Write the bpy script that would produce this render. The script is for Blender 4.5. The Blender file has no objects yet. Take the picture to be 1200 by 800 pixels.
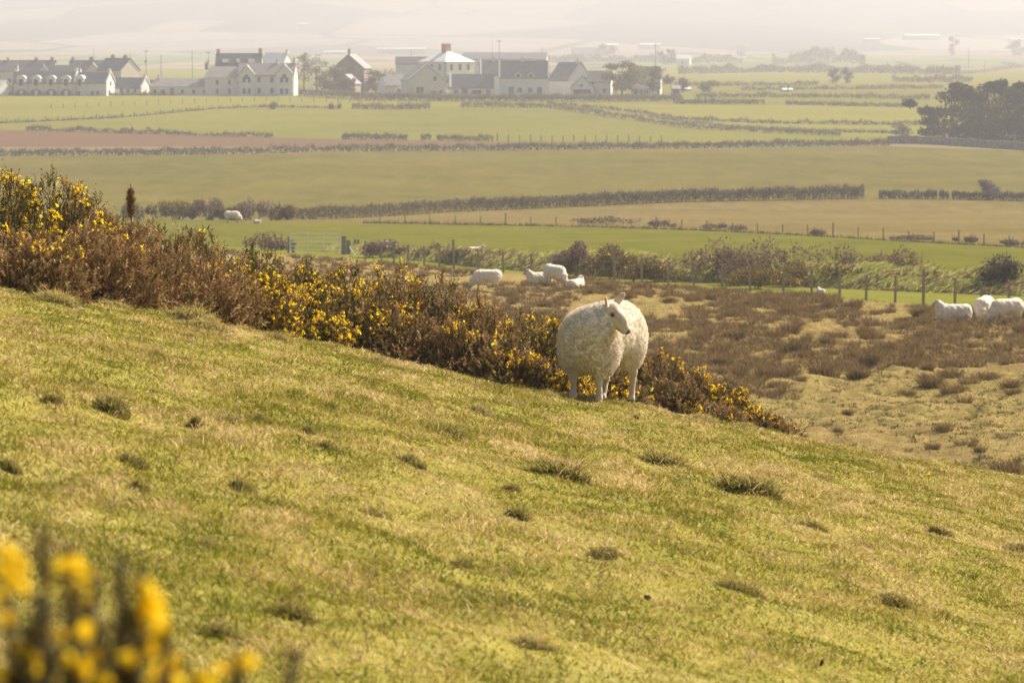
import bpy, math, random
import numpy as np
from mathutils import Vector, Matrix, Euler

R = math.radians
scene = bpy.context.scene
COL = scene.collection

# ------------------------------------------------------------------ camera
F = 3333.0                      # focal length in photo pixels (1200 wide) = 100 mm lens
YH = 50.0                       # photo row of the level horizon
TH = math.atan((400 - YH) / F)  # camera pitch
SUN_EL, SUN_AZ = 40.0, 48.0     # sun ahead and to the right (azimuth from +Y towards +X)
cam_d = bpy.data.cameras.new('camera')
cam = bpy.data.objects.new('camera', cam_d)
COL.objects.link(cam)
cam.location = (0, 0, 0)
cam.rotation_euler = (R(90) - TH, 0, 0)
cam_d.sensor_width = 36
cam_d.lens = 36 * F / 1200
cam_d.clip_start = 0.1
cam_d.clip_end = 20000
cam_d.dof.use_dof = True
cam_d.dof.focus_distance = 25.6
cam_d.dof.aperture_fstop = 7.1
scene.camera = cam

# ------------------------------------------------------------------ world and sun
W = bpy.data.worlds.new('World')
scene.world = W
W.use_nodes = True
nt = W.node_tree
sky = nt.nodes.new('ShaderNodeTexSky')
sky.sky_type = 'NISHITA'
sky.sun_disc = False
sky.sun_elevation = R(SUN_EL)
sky.sun_rotation = R(SUN_AZ)
sky.air_density = 1.0
sky.dust_density = 4.0
sky.ozone_density = 1.0
warm = nt.nodes.new('ShaderNodeMix'); warm.data_type = 'RGBA'; warm.blend_type = 'MULTIPLY'; warm.inputs[0].default_value = 1
warm.inputs[7].default_value = (1.08, 1.0, .86, 1)       # thin warm overcast over the blue
nt.links.new(sky.outputs[0], warm.inputs[6])
nt.links.new(warm.outputs[2], nt.nodes['Background'].inputs[0])
nt.nodes['Background'].inputs[1].default_value = 0.088
sd = bpy.data.lights.new('sun', 'SUN')
sd.energy = 4.8
sd.angle = R(0.6)
sd.color = (1.0, 0.90, 0.76)
sun = bpy.data.objects.new('sun', sd)
COL.objects.link(sun)
sv = Vector((math.sin(R(SUN_AZ)) * math.cos(R(SUN_EL)), math.cos(R(SUN_AZ)) * math.cos(R(SUN_EL)), math.sin(R(SUN_EL))))
sun.rotation_euler = sv.to_track_quat('Z', 'Y').to_euler()
scene.view_settings.view_transform = 'Standard'
scene.view_settings.look = 'None'
scene.view_settings.gamma = 1
scene.view_settings.exposure = 1.12
HAZE_DENSITY = 0.00045
cy = scene.cycles
cy.max_bounces = 6
cy.diffuse_bounces = 2
cy.glossy_bounces = 2
cy.transmission_bounces = 3
cy.transparent_max_bounces = 4
cy.volume_bounces = 1
cy.use_denoising = True

# ------------------------------------------------------------------ maths helpers
def ray(px, py):
    a, b = (px - 600) / F, (400 - py) / F
    return np.array([a, math.cos(TH) + b * math.sin(TH), -math.sin(TH) + b * math.cos(TH)])

def at_depth(px, py, Y):
    d = ray(px, py)
    return d * (Y / d[1])

def zpx(py, Y):
    d = ray(600, py)
    return Y * d[2] / d[1]

def row_of(z, Y):
    # photo row of a point at height z and depth Y
    zc = Y * math.cos(TH) - z * math.sin(TH)
    yc = z * math.cos(TH) + Y * math.sin(TH)
    return 400 - F * yc / zc

def col_to_x(px, Y, z):
    return (px - 600) / F * (Y * math.cos(TH) - z * math.sin(TH))

def pchip(xk, yk):
    xk, yk = np.asarray(xk, float), np.asarray(yk, float)
    h = np.diff(xk); s = np.diff(yk) / h
    m = np.zeros(len(xk)); m[0] = s[0]; m[-1] = s[-1]
    for i in range(1, len(xk) - 1):
        if s[i-1] * s[i] > 0:
            w1, w2 = 2*h[i] + h[i-1], h[i] + 2*h[i-1]
            m[i] = (w1 + w2) / (w1 / s[i-1] + w2 / s[i])
    def f(x):
        x = np.asarray(x, float)
        i = np.clip(np.searchsorted(xk, x) - 1, 0, len(xk) - 2)
        t = np.clip((x - xk[i]) / h[i], 0, 1)
        t2, t3 = t*t, t*t*t
        return ((2*t3 - 3*t2 + 1) * yk[i] + (t3 - 2*t2 + t) * h[i] * m[i]
                + (-2*t3 + 3*t2) * yk[i+1] + (t3 - t2) * h[i] * m[i+1])
    return f

def hash2(ix, iy, seed):
    h = (ix.astype(np.int64) * 374761393 + iy.astype(np.int64) * 668265263 + seed * 974711) & 0xFFFFFFFF
    h = ((h ^ (h >> 13)) * 1274126177) & 0xFFFFFFFF
    h = h ^ (h >> 16)
    return (h & 0xFFFFFF) / float(0xFFFFFF)

def vnoise(x, y, seed=0):
    x, y = np.asarray(x, float), np.asarray(y, float)
    ix, iy = np.floor(x), np.floor(y)
    fx, fy = x - ix, y - iy
    fx = fx*fx*(3 - 2*fx); fy = fy*fy*(3 - 2*fy)
    a = hash2(ix, iy, seed); b = hash2(ix+1, iy, seed); c = hash2(ix, iy+1, seed); d = hash2(ix+1, iy+1, seed)
    return (a*(1-fx) + b*fx)*(1-fy) + (c*(1-fx) + d*fx)*fy

def fbm(x, y, seed=0, oct=3):
    s, a, n = 0, 1.0, 0
    for k in range(oct):
        s = s + a * vnoise(np.asarray(x) * 2**k, np.asarray(y) * 2**k, seed + 17*k); n += a; a *= .5
    return s / n

# ------------------------------------------------------------------ terrain
ROWS = [(640, 46), (560, 57), (450, 75), (372, 98), (345, 112), (330, 124), (300, 158), (264, 235), (240, 320),
        (176, 480), (160, 560), (128, 690), (112, 770), (100, 950), (80, 1700), (64, 2700)]
_Yk = [r[1] for r in ROWS]
_zk = [zpx(r[0], r[1]) for r in ROWS]
prof = pchip(_Yk, _zk)
_Yt = np.geomspace(46, 2700, 4000)
_Rt = row_of(prof(_Yt), _Yt)
def row_to_Y(py):
    return np.interp(-np.asarray(py, float), -_Rt, _Yt)

def crest_Y(u):
    return np.interp(u, [-.4, -.18, -.06, 0, .048, .09, .18, .4], [21, 22, 24.6, 24.6, 25.6, 26.2, 27.4, 29])

def hill(x, Y, bumps=True):
    x, Y = np.asarray(x, float), np.asarray(Y, float)
    u = x / np.maximum(Y, 4.0)
    z = -1.445 - .06 * Y - .22 * x - .010 * np.minimum(x, 0) - .004 * np.maximum(x, 0)
    t = Y - crest_Y(u)
    sp = np.log1p(np.exp(np.clip(t / .7, -40, 40))) * .7
    z = z - .15 * sp
    # the slope evens out away from the view so it stays a hillside, not a tilted plane
    z = z + .06 * np.maximum(x - 9, 0) + .10 * np.minimum(x + 9, 0)
    if bumps:
        z = z + .10 * (fbm(x*.45, Y*.30, 3) - .5) + .11 * (fbm(x*1.6, Y*1.1, 5) - .5) + .055 * (vnoise(x*4.5, Y*3.5, 8) - .5)
    return z

def rough(x, Y):
    return prof(Y) + .22 * (fbm(x*.25, Y*.12, 21) - .5) + .24 * (fbm(x*.9, Y*.6, 23) - .5) + .12 * (vnoise(x*2.4, Y*1.5, 24) - .5)

def ground(x, Y):
    x, Y = np.asarray(x, float), np.asarray(Y, float)
    far = np.where(Y < 45, -1e3, np.where(Y < 116, rough(x, np.maximum(Y, 46)), prof(np.maximum(Y, 46))))
    return np.where(Y < 88, np.maximum(hill(x, Y), far), far)

_march = np.concatenate([np.linspace(3, 60, 2400), np.geomspace(60.05, 2690, 5000)])
def hit(px, py):
    d = ray(px, py)
    k = _march / d[1]
    x, z = d[0] * k, d[2] * k
    g = ground(x, _march)
    i = int(np.argmax(z <= g))
    return np.array([x[i], _march[i], g[i]])

def hill_hit(px, py):
    d = ray(px, py)
    Y = np.linspace(3, 40, 4000)
    k = Y / d[1]
    gap = d[2]*k - hill(d[0]*k, Y)
    ok = (gap <= 0) & (Y < 30)
    i = int(np.argmax(ok)) if ok.any() else int(np.argmin(np.where(Y < 30, gap / Y, 9)))
    return np.array([d[0]*k[i], Y[i], float(hill(d[0]*k[i], Y[i]))])

def pxsize(Y):
    return Y / F

# ------------------------------------------------------------------ object helpers
def tag(o, label=None, cat=None, group=None, kind=None):
    if label: o['label'] = label
    if cat: o['category'] = cat
    if group: o['group'] = group
    if kind: o['kind'] = kind
    return o

def empty(name, loc, rz=0, label=None, cat=None, group=None):
    o = bpy.data.objects.new(name, None)
    COL.objects.link(o)
    o.location = loc
    o.rotation_euler = (0, 0, rz)
    o.empty_display_size = .2
    return tag(o, label, cat, group)

def add_object(name, me, parent=None):
    o = bpy.data.objects.new(name, me)
    COL.objects.link(o)
    if parent: o.parent = parent
    return o

def np_mesh(name, V, Fc, mats, tint=None, smooth=False, midx=None):
    V = np.asarray(V, np.float32); Fc = np.asarray(Fc, np.int32)
    me = bpy.data.meshes.new(name)
    n, m, k = len(V), len(Fc), Fc.shape[1]
    me.vertices.add(n); me.vertices.foreach_set('co', V.ravel())
    me.loops.add(m * k); me.loops.foreach_set('vertex_index', Fc.ravel())
    me.polygons.add(m)
    me.polygons.foreach_set('loop_start', np.arange(0, m*k, k, dtype=np.int32))
    if smooth: me.polygons.foreach_set('use_smooth', np.ones(m, bool))
    if midx is not None: me.polygons.foreach_set('material_index', np.asarray(midx, np.int32))
    if tint is not None:
        a = me.attributes.new('tint', 'FLOAT_COLOR', 'POINT')
        c = np.ones((n, 4), np.float32); c[:, :3] = tint
        a.data.foreach_set('color', c.ravel())
    me.update(calc_edges=True)
    for mt in (mats if isinstance(mats, (list, tuple)) else [mats]): me.materials.append(mt)
    return me

class MB:
    """collects boxes, prisms and tubes; build() links them as one mesh"""
    def __init__(s): s.v, s.f, s.m = [], [], []
    def poly(s, vs, fs, mi=0):
        b = len(s.v); s.v += [tuple(v) for v in vs]
        for f in fs: s.f.append(tuple(b + i for i in f)); s.m.append(mi)
    def box(s, x0, x1, y0, y1, z0, z1, mi=0):
        s.poly([(x0,y0,z0),(x1,y0,z0),(x1,y1,z0),(x0,y1,z0),(x0,y0,z1),(x1,y0,z1),(x1,y1,z1),(x0,y1,z1)],
               [(0,3,2,1),(4,5,6,7),(0,1,5,4),(1,2,6,5),(2,3,7,6),(3,0,4,7)], mi)
    def extrude(s, pts, axis, a0, a1, mi=0):
        """pts: 2D outline; axis 'x' -> pts are (y,z); axis 'y' -> pts are (x,z)"""
        n = len(pts)
        mk = (lambda p, a: (a, p[0], p[1])) if axis == 'x' else (lambda p, a: (p[0], a, p[1]))
        vs = [mk(p, a0) for p in pts] + [mk(p, a1) for p in pts]
        fs = [tuple(range(n)), tuple(range(2*n-1, n-1, -1))] + [(i, i+n, (i+1) % n + n, (i+1) % n) for i in range(n)]
        s.poly(vs, fs, mi)
    def tube(s, pts, rads, n=8, mi=0):
        pts = [Vector(p) for p in pts]; rings = []
        b = len(s.v)
        for i, p in enumerate(pts):
            d = (pts[min(i+1, len(pts)-1)] - pts[max(i-1, 0)]).normalized()
            u = d.cross(Vector((0.3, 1, .1))).normalized(); w = d.cross(u)
            for k in range(n):
                a = 2*math.pi*k/n
                s.v.append(tuple(p + (u*math.cos(a) + w*math.sin(a)) * rads[i]))
        for i in range(len(pts)-1):
            for k in range(n):
                s.f.append((b+i*n+k, b+i*n+(k+1) % n, b+(i+1)*n+(k+1) % n, b+(i+1)*n+k)); s.m.append(mi)
        s.f.append(tuple(b+k for k in range(n))[::-1]); s.m.append(mi)
        s.f.append(tuple(b+(len(pts)-1)*n+k for k in range(n))); s.m.append(mi)
    def build(s, name, mats, parent=None, smooth=False):
        import bmesh
        me = bpy.data.meshes.new(name)
        me.from_pydata(s.v, [], s.f)
        for mt in (mats if isinstance(mats, (list, tuple)) else [mats]): me.materials.append(mt)
        me.polygons.foreach_set('material_index', s.m)
        bm = bmesh.new(); bm.from_mesh(me); bmesh.ops.recalc_face_normals(bm, faces=bm.faces[:]); bm.to_mesh(me); bm.free()
        if smooth: me.polygons.foreach_set('use_smooth', [True]*len(me.polygons))
        me.update()
        return add_object(name, me, parent)

# ------------------------------------------------------------------ materials
def base_mat(name):
    m = bpy.data.materials.new(name); m.use_nodes = True
    return m, m.node_tree, m.node_tree.nodes['Principled BSDF']

def N(nt, t, **kw):
    n = nt.nodes.new(t)
    for k, v in kw.items(): setattr(n, k, v)
    return n

def noise_col(nt, cols, scale, detail=4, vec=None, stops=None, rough=.6):
    no = N(nt, 'ShaderNodeTexNoise'); no.inputs['Scale'].default_value = scale; no.inputs['Detail'].default_value = detail
    no.inputs['Roughness'].default_value = rough
    if vec: nt.links.new(vec, no.inputs['Vector'])
    rp = N(nt, 'ShaderNodeValToRGB')
    stops = stops or [.3 + .4*i/(len(cols)-1) for i in range(len(cols))]
    while len(rp.color_ramp.elements) < len(cols): rp.color_ramp.elements.new(.5)
    for e, c, s in zip(rp.color_ramp.elements, cols, stops): e.position = s; e.color = (*c, 1)
    nt.links.new(no.outputs['Fac'], rp.inputs['Fac'])
    return rp.outputs['Color'], no.outputs['Fac']

def mix_rgb(nt, a, b, fac=.5, mode='MIX'):
    m = N(nt, 'ShaderNodeMix', data_type='RGBA', blend_type=mode)
    m.inputs[0].default_value = fac
    nt.links.new(a, m.inputs[6]); nt.links.new(b, m.inputs[7])
    return m.outputs[2]

def mat_leaf(name, transl=.3, rough=.8, spec=.15):
    m, nt, p = base_mat(name)
    a = N(nt, 'ShaderNodeAttribute', attribute_name='tint')
    nt.links.new(a.outputs['Color'], p.inputs['Base Color'])
    p.inputs['Roughness'].default_value = rough
    p.inputs['Specular IOR Level'].default_value = spec
    if transl:
        t = N(nt, 'ShaderNodeBsdfTranslucent'); nt.links.new(a.outputs['Color'], t.inputs['Color'])
        mx = N(nt, 'ShaderNodeMixShader'); mx.inputs[0].default_value = transl
        nt.links.new(p.outputs[0], mx.inputs[1]); nt.links.new(t.outputs[0], mx.inputs[2])
        nt.links.new(mx.outputs[0], nt.nodes['Material Output'].inputs['Surface'])
    return m

def mat_ground(name, big, fine, big_scale, fine_scale, stretch=(1, 1, 1), bump=.3, bump_d=.1, mixf=.5, rough=.95):
    """ground: a broad patchwork multiplied into a fine grain, both in world space"""
    m, nt, p = base_mat(name)
    g = N(nt, 'ShaderNodeNewGeometry')
    mp = N(nt, 'ShaderNodeMapping'); mp.inputs['Scale'].default_value = stretch
    nt.links.new(g.outputs['Position'], mp.inputs['Vector'])
    c1, _ = noise_col(nt, big, big_scale, 5, mp.outputs[0])
    c2, f2 = noise_col(nt, fine, fine_scale, 5, mp.outputs[0], rough=.7)
    mp3 = N(nt, 'ShaderNodeMapping'); mp3.inputs['Scale'].default_value = (stretch[0]*.35, stretch[1]*2.2, 1); mp3.inputs['Rotation'].default_value = (0, 0, R(7))
    nt.links.new(g.outputs['Position'], mp3.inputs['Vector'])
    c3, _ = noise_col(nt, [(.80,.80,.78), (1,1,1), (1.14,1.10,1.10)], big_scale*3, 6, mp3.outputs[0], rough=.65)
    nt.links.new(mix_rgb(nt, mix_rgb(nt, c1, c2, mixf), c3, .9, 'MULTIPLY'), p.inputs['Base Color'])
    p.inputs['Roughness'].default_value = rough
    p.inputs['Specular IOR Level'].default_value = 0
    b = N(nt, 'ShaderNodeBump'); b.inputs['Strength'].default_value = bump; b.inputs['Distance'].default_value = bump_d
    nt.links.new(f2, b.inputs['Height']); nt.links.new(b.outputs[0], p.inputs['Normal'])
    return m

def mat_solid(name, cols, scale=3, rough=.8, spec=.3, bump=.15, bump_d=.02, metal=0):
    m, nt, p = base_mat(name)
    t = N(nt, 'ShaderNodeTexCoord')
    c, f = noise_col(nt, cols, scale, 5, t.outputs['Object'])
    nt.links.new(c, p.inputs['Base Color'])
    p.inputs['Roughness'].default_value = rough; p.inputs['Specular IOR Level'].default_value = spec; p.inputs['Metallic'].default_value = metal
    b = N(nt, 'ShaderNodeBump'); b.inputs['Strength'].default_value = bump; b.inputs['Distance'].default_value = bump_d
    nt.links.new(f, b.inputs['Height']); nt.links.new(b.outputs[0], p.inputs['Normal'])
    return m

def mat_slate(name, cols, rough=.45, spec=.5):
    m, nt, p = base_mat(name)
    t = N(nt, 'ShaderNodeTexCoord')
    br = N(nt, 'ShaderNodeTexBrick'); br.inputs['Scale'].default_value = 2.2
    br.inputs['Color1'].default_value = (*cols[0], 1); br.inputs['Color2'].default_value = (*cols[1], 1)
    br.inputs['Mortar'].default_value = (*[c*.55 for c in cols[0]], 1); br.inputs['Mortar Size'].default_value = .012
    mp = N(nt, 'ShaderNodeMapping'); mp.inputs['Rotation'].default_value = (R(90), 0, 0)
    nt.links.new(t.outputs['Object'], mp.inputs['Vector']); nt.links.new(mp.outputs[0], br.inputs['Vector'])
    c, f = noise_col(nt, [(.7,.7,.7), (1,1,1), (1.2,1.15,1.05)], .8, 4, t.outputs['Object'])
    nt.links.new(mix_rgb(nt, br.outputs['Color'], c, .8, 'MULTIPLY'), p.inputs['Base Color'])
    p.inputs['Roughness'].default_value = rough; p.inputs['Specular IOR Level'].default_value = spec
    return m

M = {}
M['turf'] = mat_ground('turf_soil', [(.165,.16,.03), (.215,.192,.042), (.27,.22,.08)], [(.125,.125,.026), (.215,.19,.046), (.33,.265,.12)], .7, 9, bump=.6, bump_d=.05)
M['blade'] = mat_leaf('grass_blade', .42, .7, .04)
M['rough'] = mat_ground('rough_pasture_soil', [(.16,.115,.048), (.21,.16,.06), (.17,.15,.045)], [(.12,.085,.038), (.22,.165,.065), (.30,.22,.095)], .16, 1.6, bump=.8, bump_d=.15)
M['verge'] = mat_ground('verge_turf', [(.125,.135,.022), (.155,.15,.03)], [(.10,.115,.02), (.18,.165,.04)], .2, 1.5)
M['meadow'] = mat_ground('meadow_turf', [(.085,.09,.015), (.105,.105,.018), (.13,.12,.025)], [(.068,.076,.012), (.10,.10,.018), (.14,.125,.028)], .02, .5, (1, .35, 1), bump=.5, bump_d=.25)
M['stubble'] = mat_ground('stubble_turf', [(.108,.088,.032), (.14,.108,.04), (.112,.10,.03)], [(.08,.066,.024), (.135,.105,.04), (.19,.145,.06)], .03, .45, (1, .4, 1), bump=.6, bump_d=.3)
M['pasture'] = mat_ground('pasture_turf', [(.08,.078,.018), (.12,.10,.027), (.092,.092,.018)], [(.066,.066,.018), (.112,.097,.026), (.155,.13,.04)], .012, .25, (1, .3, 1), bump=.5, bump_d=.3)
M['margin'] = mat_ground('margin_turf', [(.14,.12,.06), (.18,.15,.08)], [(.10,.09,.04), (.20,.17,.10)], .05, .7)
M['plough'] = mat_ground('ploughed_soil', [(.115,.072,.045), (.14,.09,.055)], [(.095,.06,.04), (.155,.10,.062)], .02, .4, (.4, 1, 1), bump=.5, bump_d=.3)
M['green'] = mat_ground('green_turf', [(.115,.12,.022), (.14,.135,.028), (.155,.142,.035)], [(.10,.11,.02), (.135,.13,.028), (.165,.15,.04)], .01, .2, (1, .4, 1), bump=.4, bump_d=.3)
M['lime'] = mat_ground('lime_turf', [(.15,.148,.026), (.175,.162,.035)], [(.13,.13,.024), (.18,.165,.04)], .008, .15, (1, .4, 1), bump=.4, bump_d=.3)
M['leaf'] = mat_leaf('foliage', .25, .8, .06)
M['needle'] = mat_leaf('gorse_spines', .2, .7, .12)
M['petal'] = mat_leaf('gorse_petals', .6, .7, .05)
M['rush'] = mat_leaf('rush_blade', .25, .7, .06)
M['twig'] = mat_solid('twig_bark', [(.06,.045,.03), (.13,.10,.07)], 8, .9)
M['bark'] = mat_solid('bark', [(.05,.04,.03), (.11,.09,.07)], 2, .9)
M['post'] = mat_solid('weathered_post', [(.20,.165,.115), (.30,.25,.18)], 6, .9)
M['greypost'] = mat_solid('grey_post', [(.17,.155,.13), (.27,.245,.21)], 6, .9)
M['wire'] = mat_solid('fence_wire', [(.3,.3,.3), (.4,.39,.37)], 3, .5, .5, metal=.6)
M['galv'] = mat_solid('galvanised_tube', [(.48,.48,.46), (.58,.57,.55)], 5, .45, .5)
M['whitep'] = mat_solid('white_paint', [(.74,.73,.70), (.80,.79,.76)], 3, .5)
M['render'] = mat_solid('white_render', [(.58,.56,.51), (.68,.66,.61), (.64,.62,.57)], .35, .85, .2, bump=.05)
M['cream'] = mat_solid('cream_render', [(.52,.48,.40), (.60,.555,.46), (.57,.53,.44)], .35, .85, .2, bump=.05)
M['stonewall'] = mat_solid('field_stone', [(.13,.12,.10), (.24,.22,.18), (.32,.29,.25)], 1.6, .9, .2, .6, .1)
M['brownwall'] = mat_solid('brown_stone', [(.22,.17,.135), (.30,.24,.19)], .8, .9, .2)
M['slate'] = mat_slate('grey_slate', [(.10,.10,.108), (.135,.135,.142)], .42)
M['midslate'] = mat_slate('mid_slate', [(.15,.145,.145), (.19,.183,.18)], .42)
M['paleslate'] = mat_slate('pale_slate', [(.20,.18,.17), (.26,.235,.22)], .42)
M['darkslate'] = mat_slate('dark_slate', [(.05,.06,.063), (.07,.078,.08)], .5, .4)
M['painted_glare'] = mat_slate('painted_glare_slate', [(.60,.60,.60), (.68,.68,.68)], .45, .9)  # sun glare on the slates painted in as a near-white base colour
M['sheet'] = mat_solid('pale_roof_sheet', [(.62,.60,.57), (.72,.70,.67)], .3, .35, .6)
M['brick'] = mat_solid('chimney_brick', [(.36,.17,.09), (.48,.25,.14)], 4, .85)
M['greystack'] = mat_solid('chimney_render', [(.22,.20,.18), (.32,.29,.26)], 2, .85)
M['glass'] = mat_solid('window_glass', [(.02,.022,.025), (.035,.038,.042)], 1, .3, .2, bump=0)
M['doorp'] = mat_solid('door_paint', [(.08,.09,.08), (.12,.12,.11)], 2, .6)
M['yellowp'] = mat_solid('yellow_paint', [(.55,.42,.12), (.62,.48,.15)], 2, .6)
M['dung'] = mat_solid('dried_dung', [(.025,.02,.014), (.05,.04,.03)], 30, .8)
M['metal'] = mat_solid('transformer_grey', [(.2,.2,.2), (.28,.28,.27)], 3, .5, .5)

def mat_wool(name, a=.25):
    m, nt, p = base_mat(name)
    at = N(nt, 'ShaderNodeAttribute', attribute_name='tint')
    t = N(nt, 'ShaderNodeTexCoord')
    c, f = noise_col(nt, [(.78,.74,.68), (1,1,1), (1.05,1.05,1.05)], 22, 4, t.outputs['Object'])
    nt.links.new(mix_rgb(nt, at.outputs['Color'], c, .8, 'MULTIPLY'), p.inputs['Base Color'])
    p.inputs['Roughness'].default_value = .95; p.inputs['Specular IOR Level'].default_value = .1
    p.inputs['Sheen Weight'].default_value = .3; p.inputs['Sheen Roughness'].default_value = .5
    b = N(nt, 'ShaderNodeBump'); b.inputs['Strength'].default_value = .5; b.inputs['Distance'].default_value = .02
    nt.links.new(f, b.inputs['Height']); nt.links.new(b.outputs[0], p.inputs['Normal'])
    return m
M['wool'] = mat_wool('sheep_wool')
M['fibre'] = mat_leaf('wool_fibre', .22, .9, .1)
m, _nt, p = base_mat('sheep_eye'); p.inputs['Base Color'].default_value = (.012,.01,.008,1); p.inputs['Roughness'].default_value = .15
M['eye'] = m

# ------------------------------------------------------------------ vegetation meshes
def unit(v):
    return v / np.maximum(np.linalg.norm(v, axis=-1, keepdims=True), 1e-9)

def rand_dirs(rng, n):
    return unit(rng.normal(size=(n, 3)))

def blades(rng, P, lean, L, Wd, cols, tip=1.15):
    """P base points, lean (n,3) direction of growth, bending over; 3 triangles each"""
    n = len(P)
    up = unit(lean + np.array([0, 0, .9]))
    bend = unit(lean + np.array([0, 0, -.15]))
    side = unit(np.cross(up, rand_dirs(rng, n)))
    L = L[:, None]; Wd = Wd[:, None]
    mid = P + up * L * .55
    tp = mid + unit(up * .6 + bend * .6) * L * .5
    V = np.stack([P - side*Wd*.5, P + side*Wd*.5, mid - side*Wd*.4, mid + side*Wd*.4, tp], 1).reshape(-1, 3)
    b = (np.arange(n) * 5)[:, None]
    Fc = np.concatenate([b + [0, 1, 3], b + [0, 3, 2], b + [2, 3, 4]], 1).reshape(-1, 3)
    C = np.repeat(cols, 5, 0)
    return V, Fc, C

def quads(rng, P, size, cols, nrm=None):
    """leaf clumps: small folded irregular quads at P"""
    n = len(P)
    d = rand_dirs(rng, n) if nrm is None else unit(nrm + .7 * rand_dirs(rng, n))
    u = unit(np.cross(d, rand_dirs(rng, n))); v = np.cross(d, u)
    s = (size * rng.uniform(.55, 1.35, n))[:, None]
    k = rng.uniform(.5, 1.2, (n, 4, 1))
    V = np.stack([P + (-u)*s*k[:, 0], P + (-v*.7)*s*k[:, 1] + d*s*.25, P + u*s*k[:, 2], P + (v*.7)*s*k[:, 3] + d*s*.2], 1).reshape(-1, 3)
    b = (np.arange(n) * 4)[:, None]
    Fc = np.concatenate([b + [0, 1, 2], b + [0, 2, 3]], 1).reshape(-1, 3)
    return V, Fc, np.repeat(cols, 4, 0)

def pal(rng, n, cols, w=None, jit=.22):
    cols = np.asarray(cols, float)
    c = cols[rng.choice(len(cols), n, p=w)]
    return np.clip(c * rng.uniform(1 - jit, 1 + jit, (n, 1)), 0, 1)

def merge(parts):
    V, Fc, C, b = [], [], [], 0
    for v, f, c in parts:
        V.append(v); Fc.append(f + b); C.append(c); b += len(v)
    return np.concatenate(V), np.concatenate(Fc), np.concatenate(C)

# ================================================================== LARGE STRUCTURE
# ---- hillside under the camera
gx = np.concatenate([np.linspace(-40, -8, 60)[:-1], np.linspace(-8, 9, 200), np.linspace(9, 42, 60)[1:]])
gy = np.concatenate([np.linspace(-25, 5, 40)[:-1], np.linspace(5, 31, 300), np.linspace(31, 86, 110)[1:]])
X, Yg = np.meshgrid(gx, gy)
Z = hill(X, Yg)
nx, ny = len(gx), len(gy)
idx = np.arange(nx * ny).reshape(ny, nx)
def gridfaces(idx):
    return np.stack([idx[:-1, :-1], idx[:-1, 1:], idx[1:, 1:], idx[1:, :-1]], -1).reshape(-1, 4)
tag(add_object('hillside', np_mesh('hillside', np.stack([X, Yg, Z], -1).reshape(-1, 3), gridfaces(idx), M['turf'], smooth=True)), kind='structure')

# ---- the valley as strips of land that share their borders; each border is a line of rows across the photo
def curve(pts):
    xs, ys = zip(*pts)
    return lambda px: np.interp(px, xs, ys)
C = {}
C['fence'] = curve([(-300, 268), (0, 277), (440, 306), (532, 315.5), (690, 327), (813, 337), (984, 350), (1150, 362), (1300, 372), (1600, 388)])
C['bank'] = curve([(-300, 262), (0, 272), (430, 299), (560, 314), (690, 323.5), (800, 330), (900, 334), (1000, 339), (1200, 347), (1600, 362)])
C['meadow'] = curve([(-300, 254), (0, 256), (240, 258), (420, 261), (600, 264), (700, 266), (800, 269), (933, 275), (1067, 283), (1200, 290), (1600, 308)])
C['hedge'] = curve([(-300, 252), (0, 254.5), (400, 257), (470, 253), (533, 248.5), (667, 243), (800, 237), (1013, 233), (1200, 236), (1600, 242)])
C['pasture'] = curve([(-300, 185), (0, 184), (133, 183), (267, 182), (400, 178.5), (533, 177), (667, 176), (800, 175), (933, 173), (1043, 171.5), (1200, 177), (1600, 190)])
C['margin'] = curve([(-300, 173), (0, 172.5), (400, 171.5), (533, 171), (667, 171), (800, 170), (1043, 169), (1200, 172), (1600, 180)])
C['plough'] = curve([(-300, 150), (0, 152), (133, 155), (267, 160), (400, 163), (560, 166.5), (800, 167.5), (1043, 166), (1200, 168), (1600, 172)])
C['wallfield'] = curve([(-300, 147), (0, 145), (133, 139), (200, 133), (250, 128), (300, 126), (400, 127), (540, 126), (640, 126), (733, 140), (800, 150), (900, 156), (1043, 161), (1200, 163), (1600, 164)])
C['village'] = curve([(-300, 113), (350, 112), (420, 116), (550, 120), (700, 122), (1050, 125), (1200, 127), (1600, 130)])
C['back'] = curve([(-300, 98), (1600, 100)])
C['far'] = curve([(-300, 80), (1600, 82)])
C['top'] = curve([(-300, 64.5), (1600, 64.5)])
PXS = np.concatenate([np.linspace(-520, -60, 30), np.linspace(-40, 1240, 330), np.linspace(1260, 1720, 30)])
def land(name, c0, c1, mat, rows, zf=None, Y0=None):
    Ya = np.full(len(PXS), Y0) if Y0 else row_to_Y(C[c0](PXS))
    Yb = row_to_Y(C[c1](PXS))
    t = np.linspace(0, 1, rows)[:, None]
    Yy = Ya * (Yb / Ya) ** t
    z = prof(Yy)
    x = col_to_x(PXS[None, :], Yy, z)
    if zf is not None: z = zf(x, Yy, t)
    i = np.arange(Yy.size).reshape(Yy.shape)
    return tag(add_object(name, np_mesh(name, np.stack([x, Yy, z], -1).reshape(-1, 3), gridfaces(i), mat, smooth=True)), kind='structure')
land('rough_pasture', None, 'fence', M['rough'], 360, lambda x, Y, t: prof(Y) + (rough(x, Y) - prof(Y)) * np.clip((1 - t) * 12, 0, 1), 45.)
land('verge', 'fence', 'bank', M['verge'], 8)
land('meadow_field', 'bank', 'meadow', M['meadow'], 40)
land('stubble_field', 'meadow', 'hedge', M['stubble'], 20)
land('pasture_field', 'hedge', 'pasture', M['pasture'], 40)
land('field_margin', 'pasture', 'margin', M['margin'], 6)
land('ploughed_field', 'margin', 'plough', M['plough'], 16)
land('sloping_field', 'plough', 'wallfield', M['green'], 20)
land('upper_field', 'wallfield', 'village', M['lime'], 20)
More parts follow.
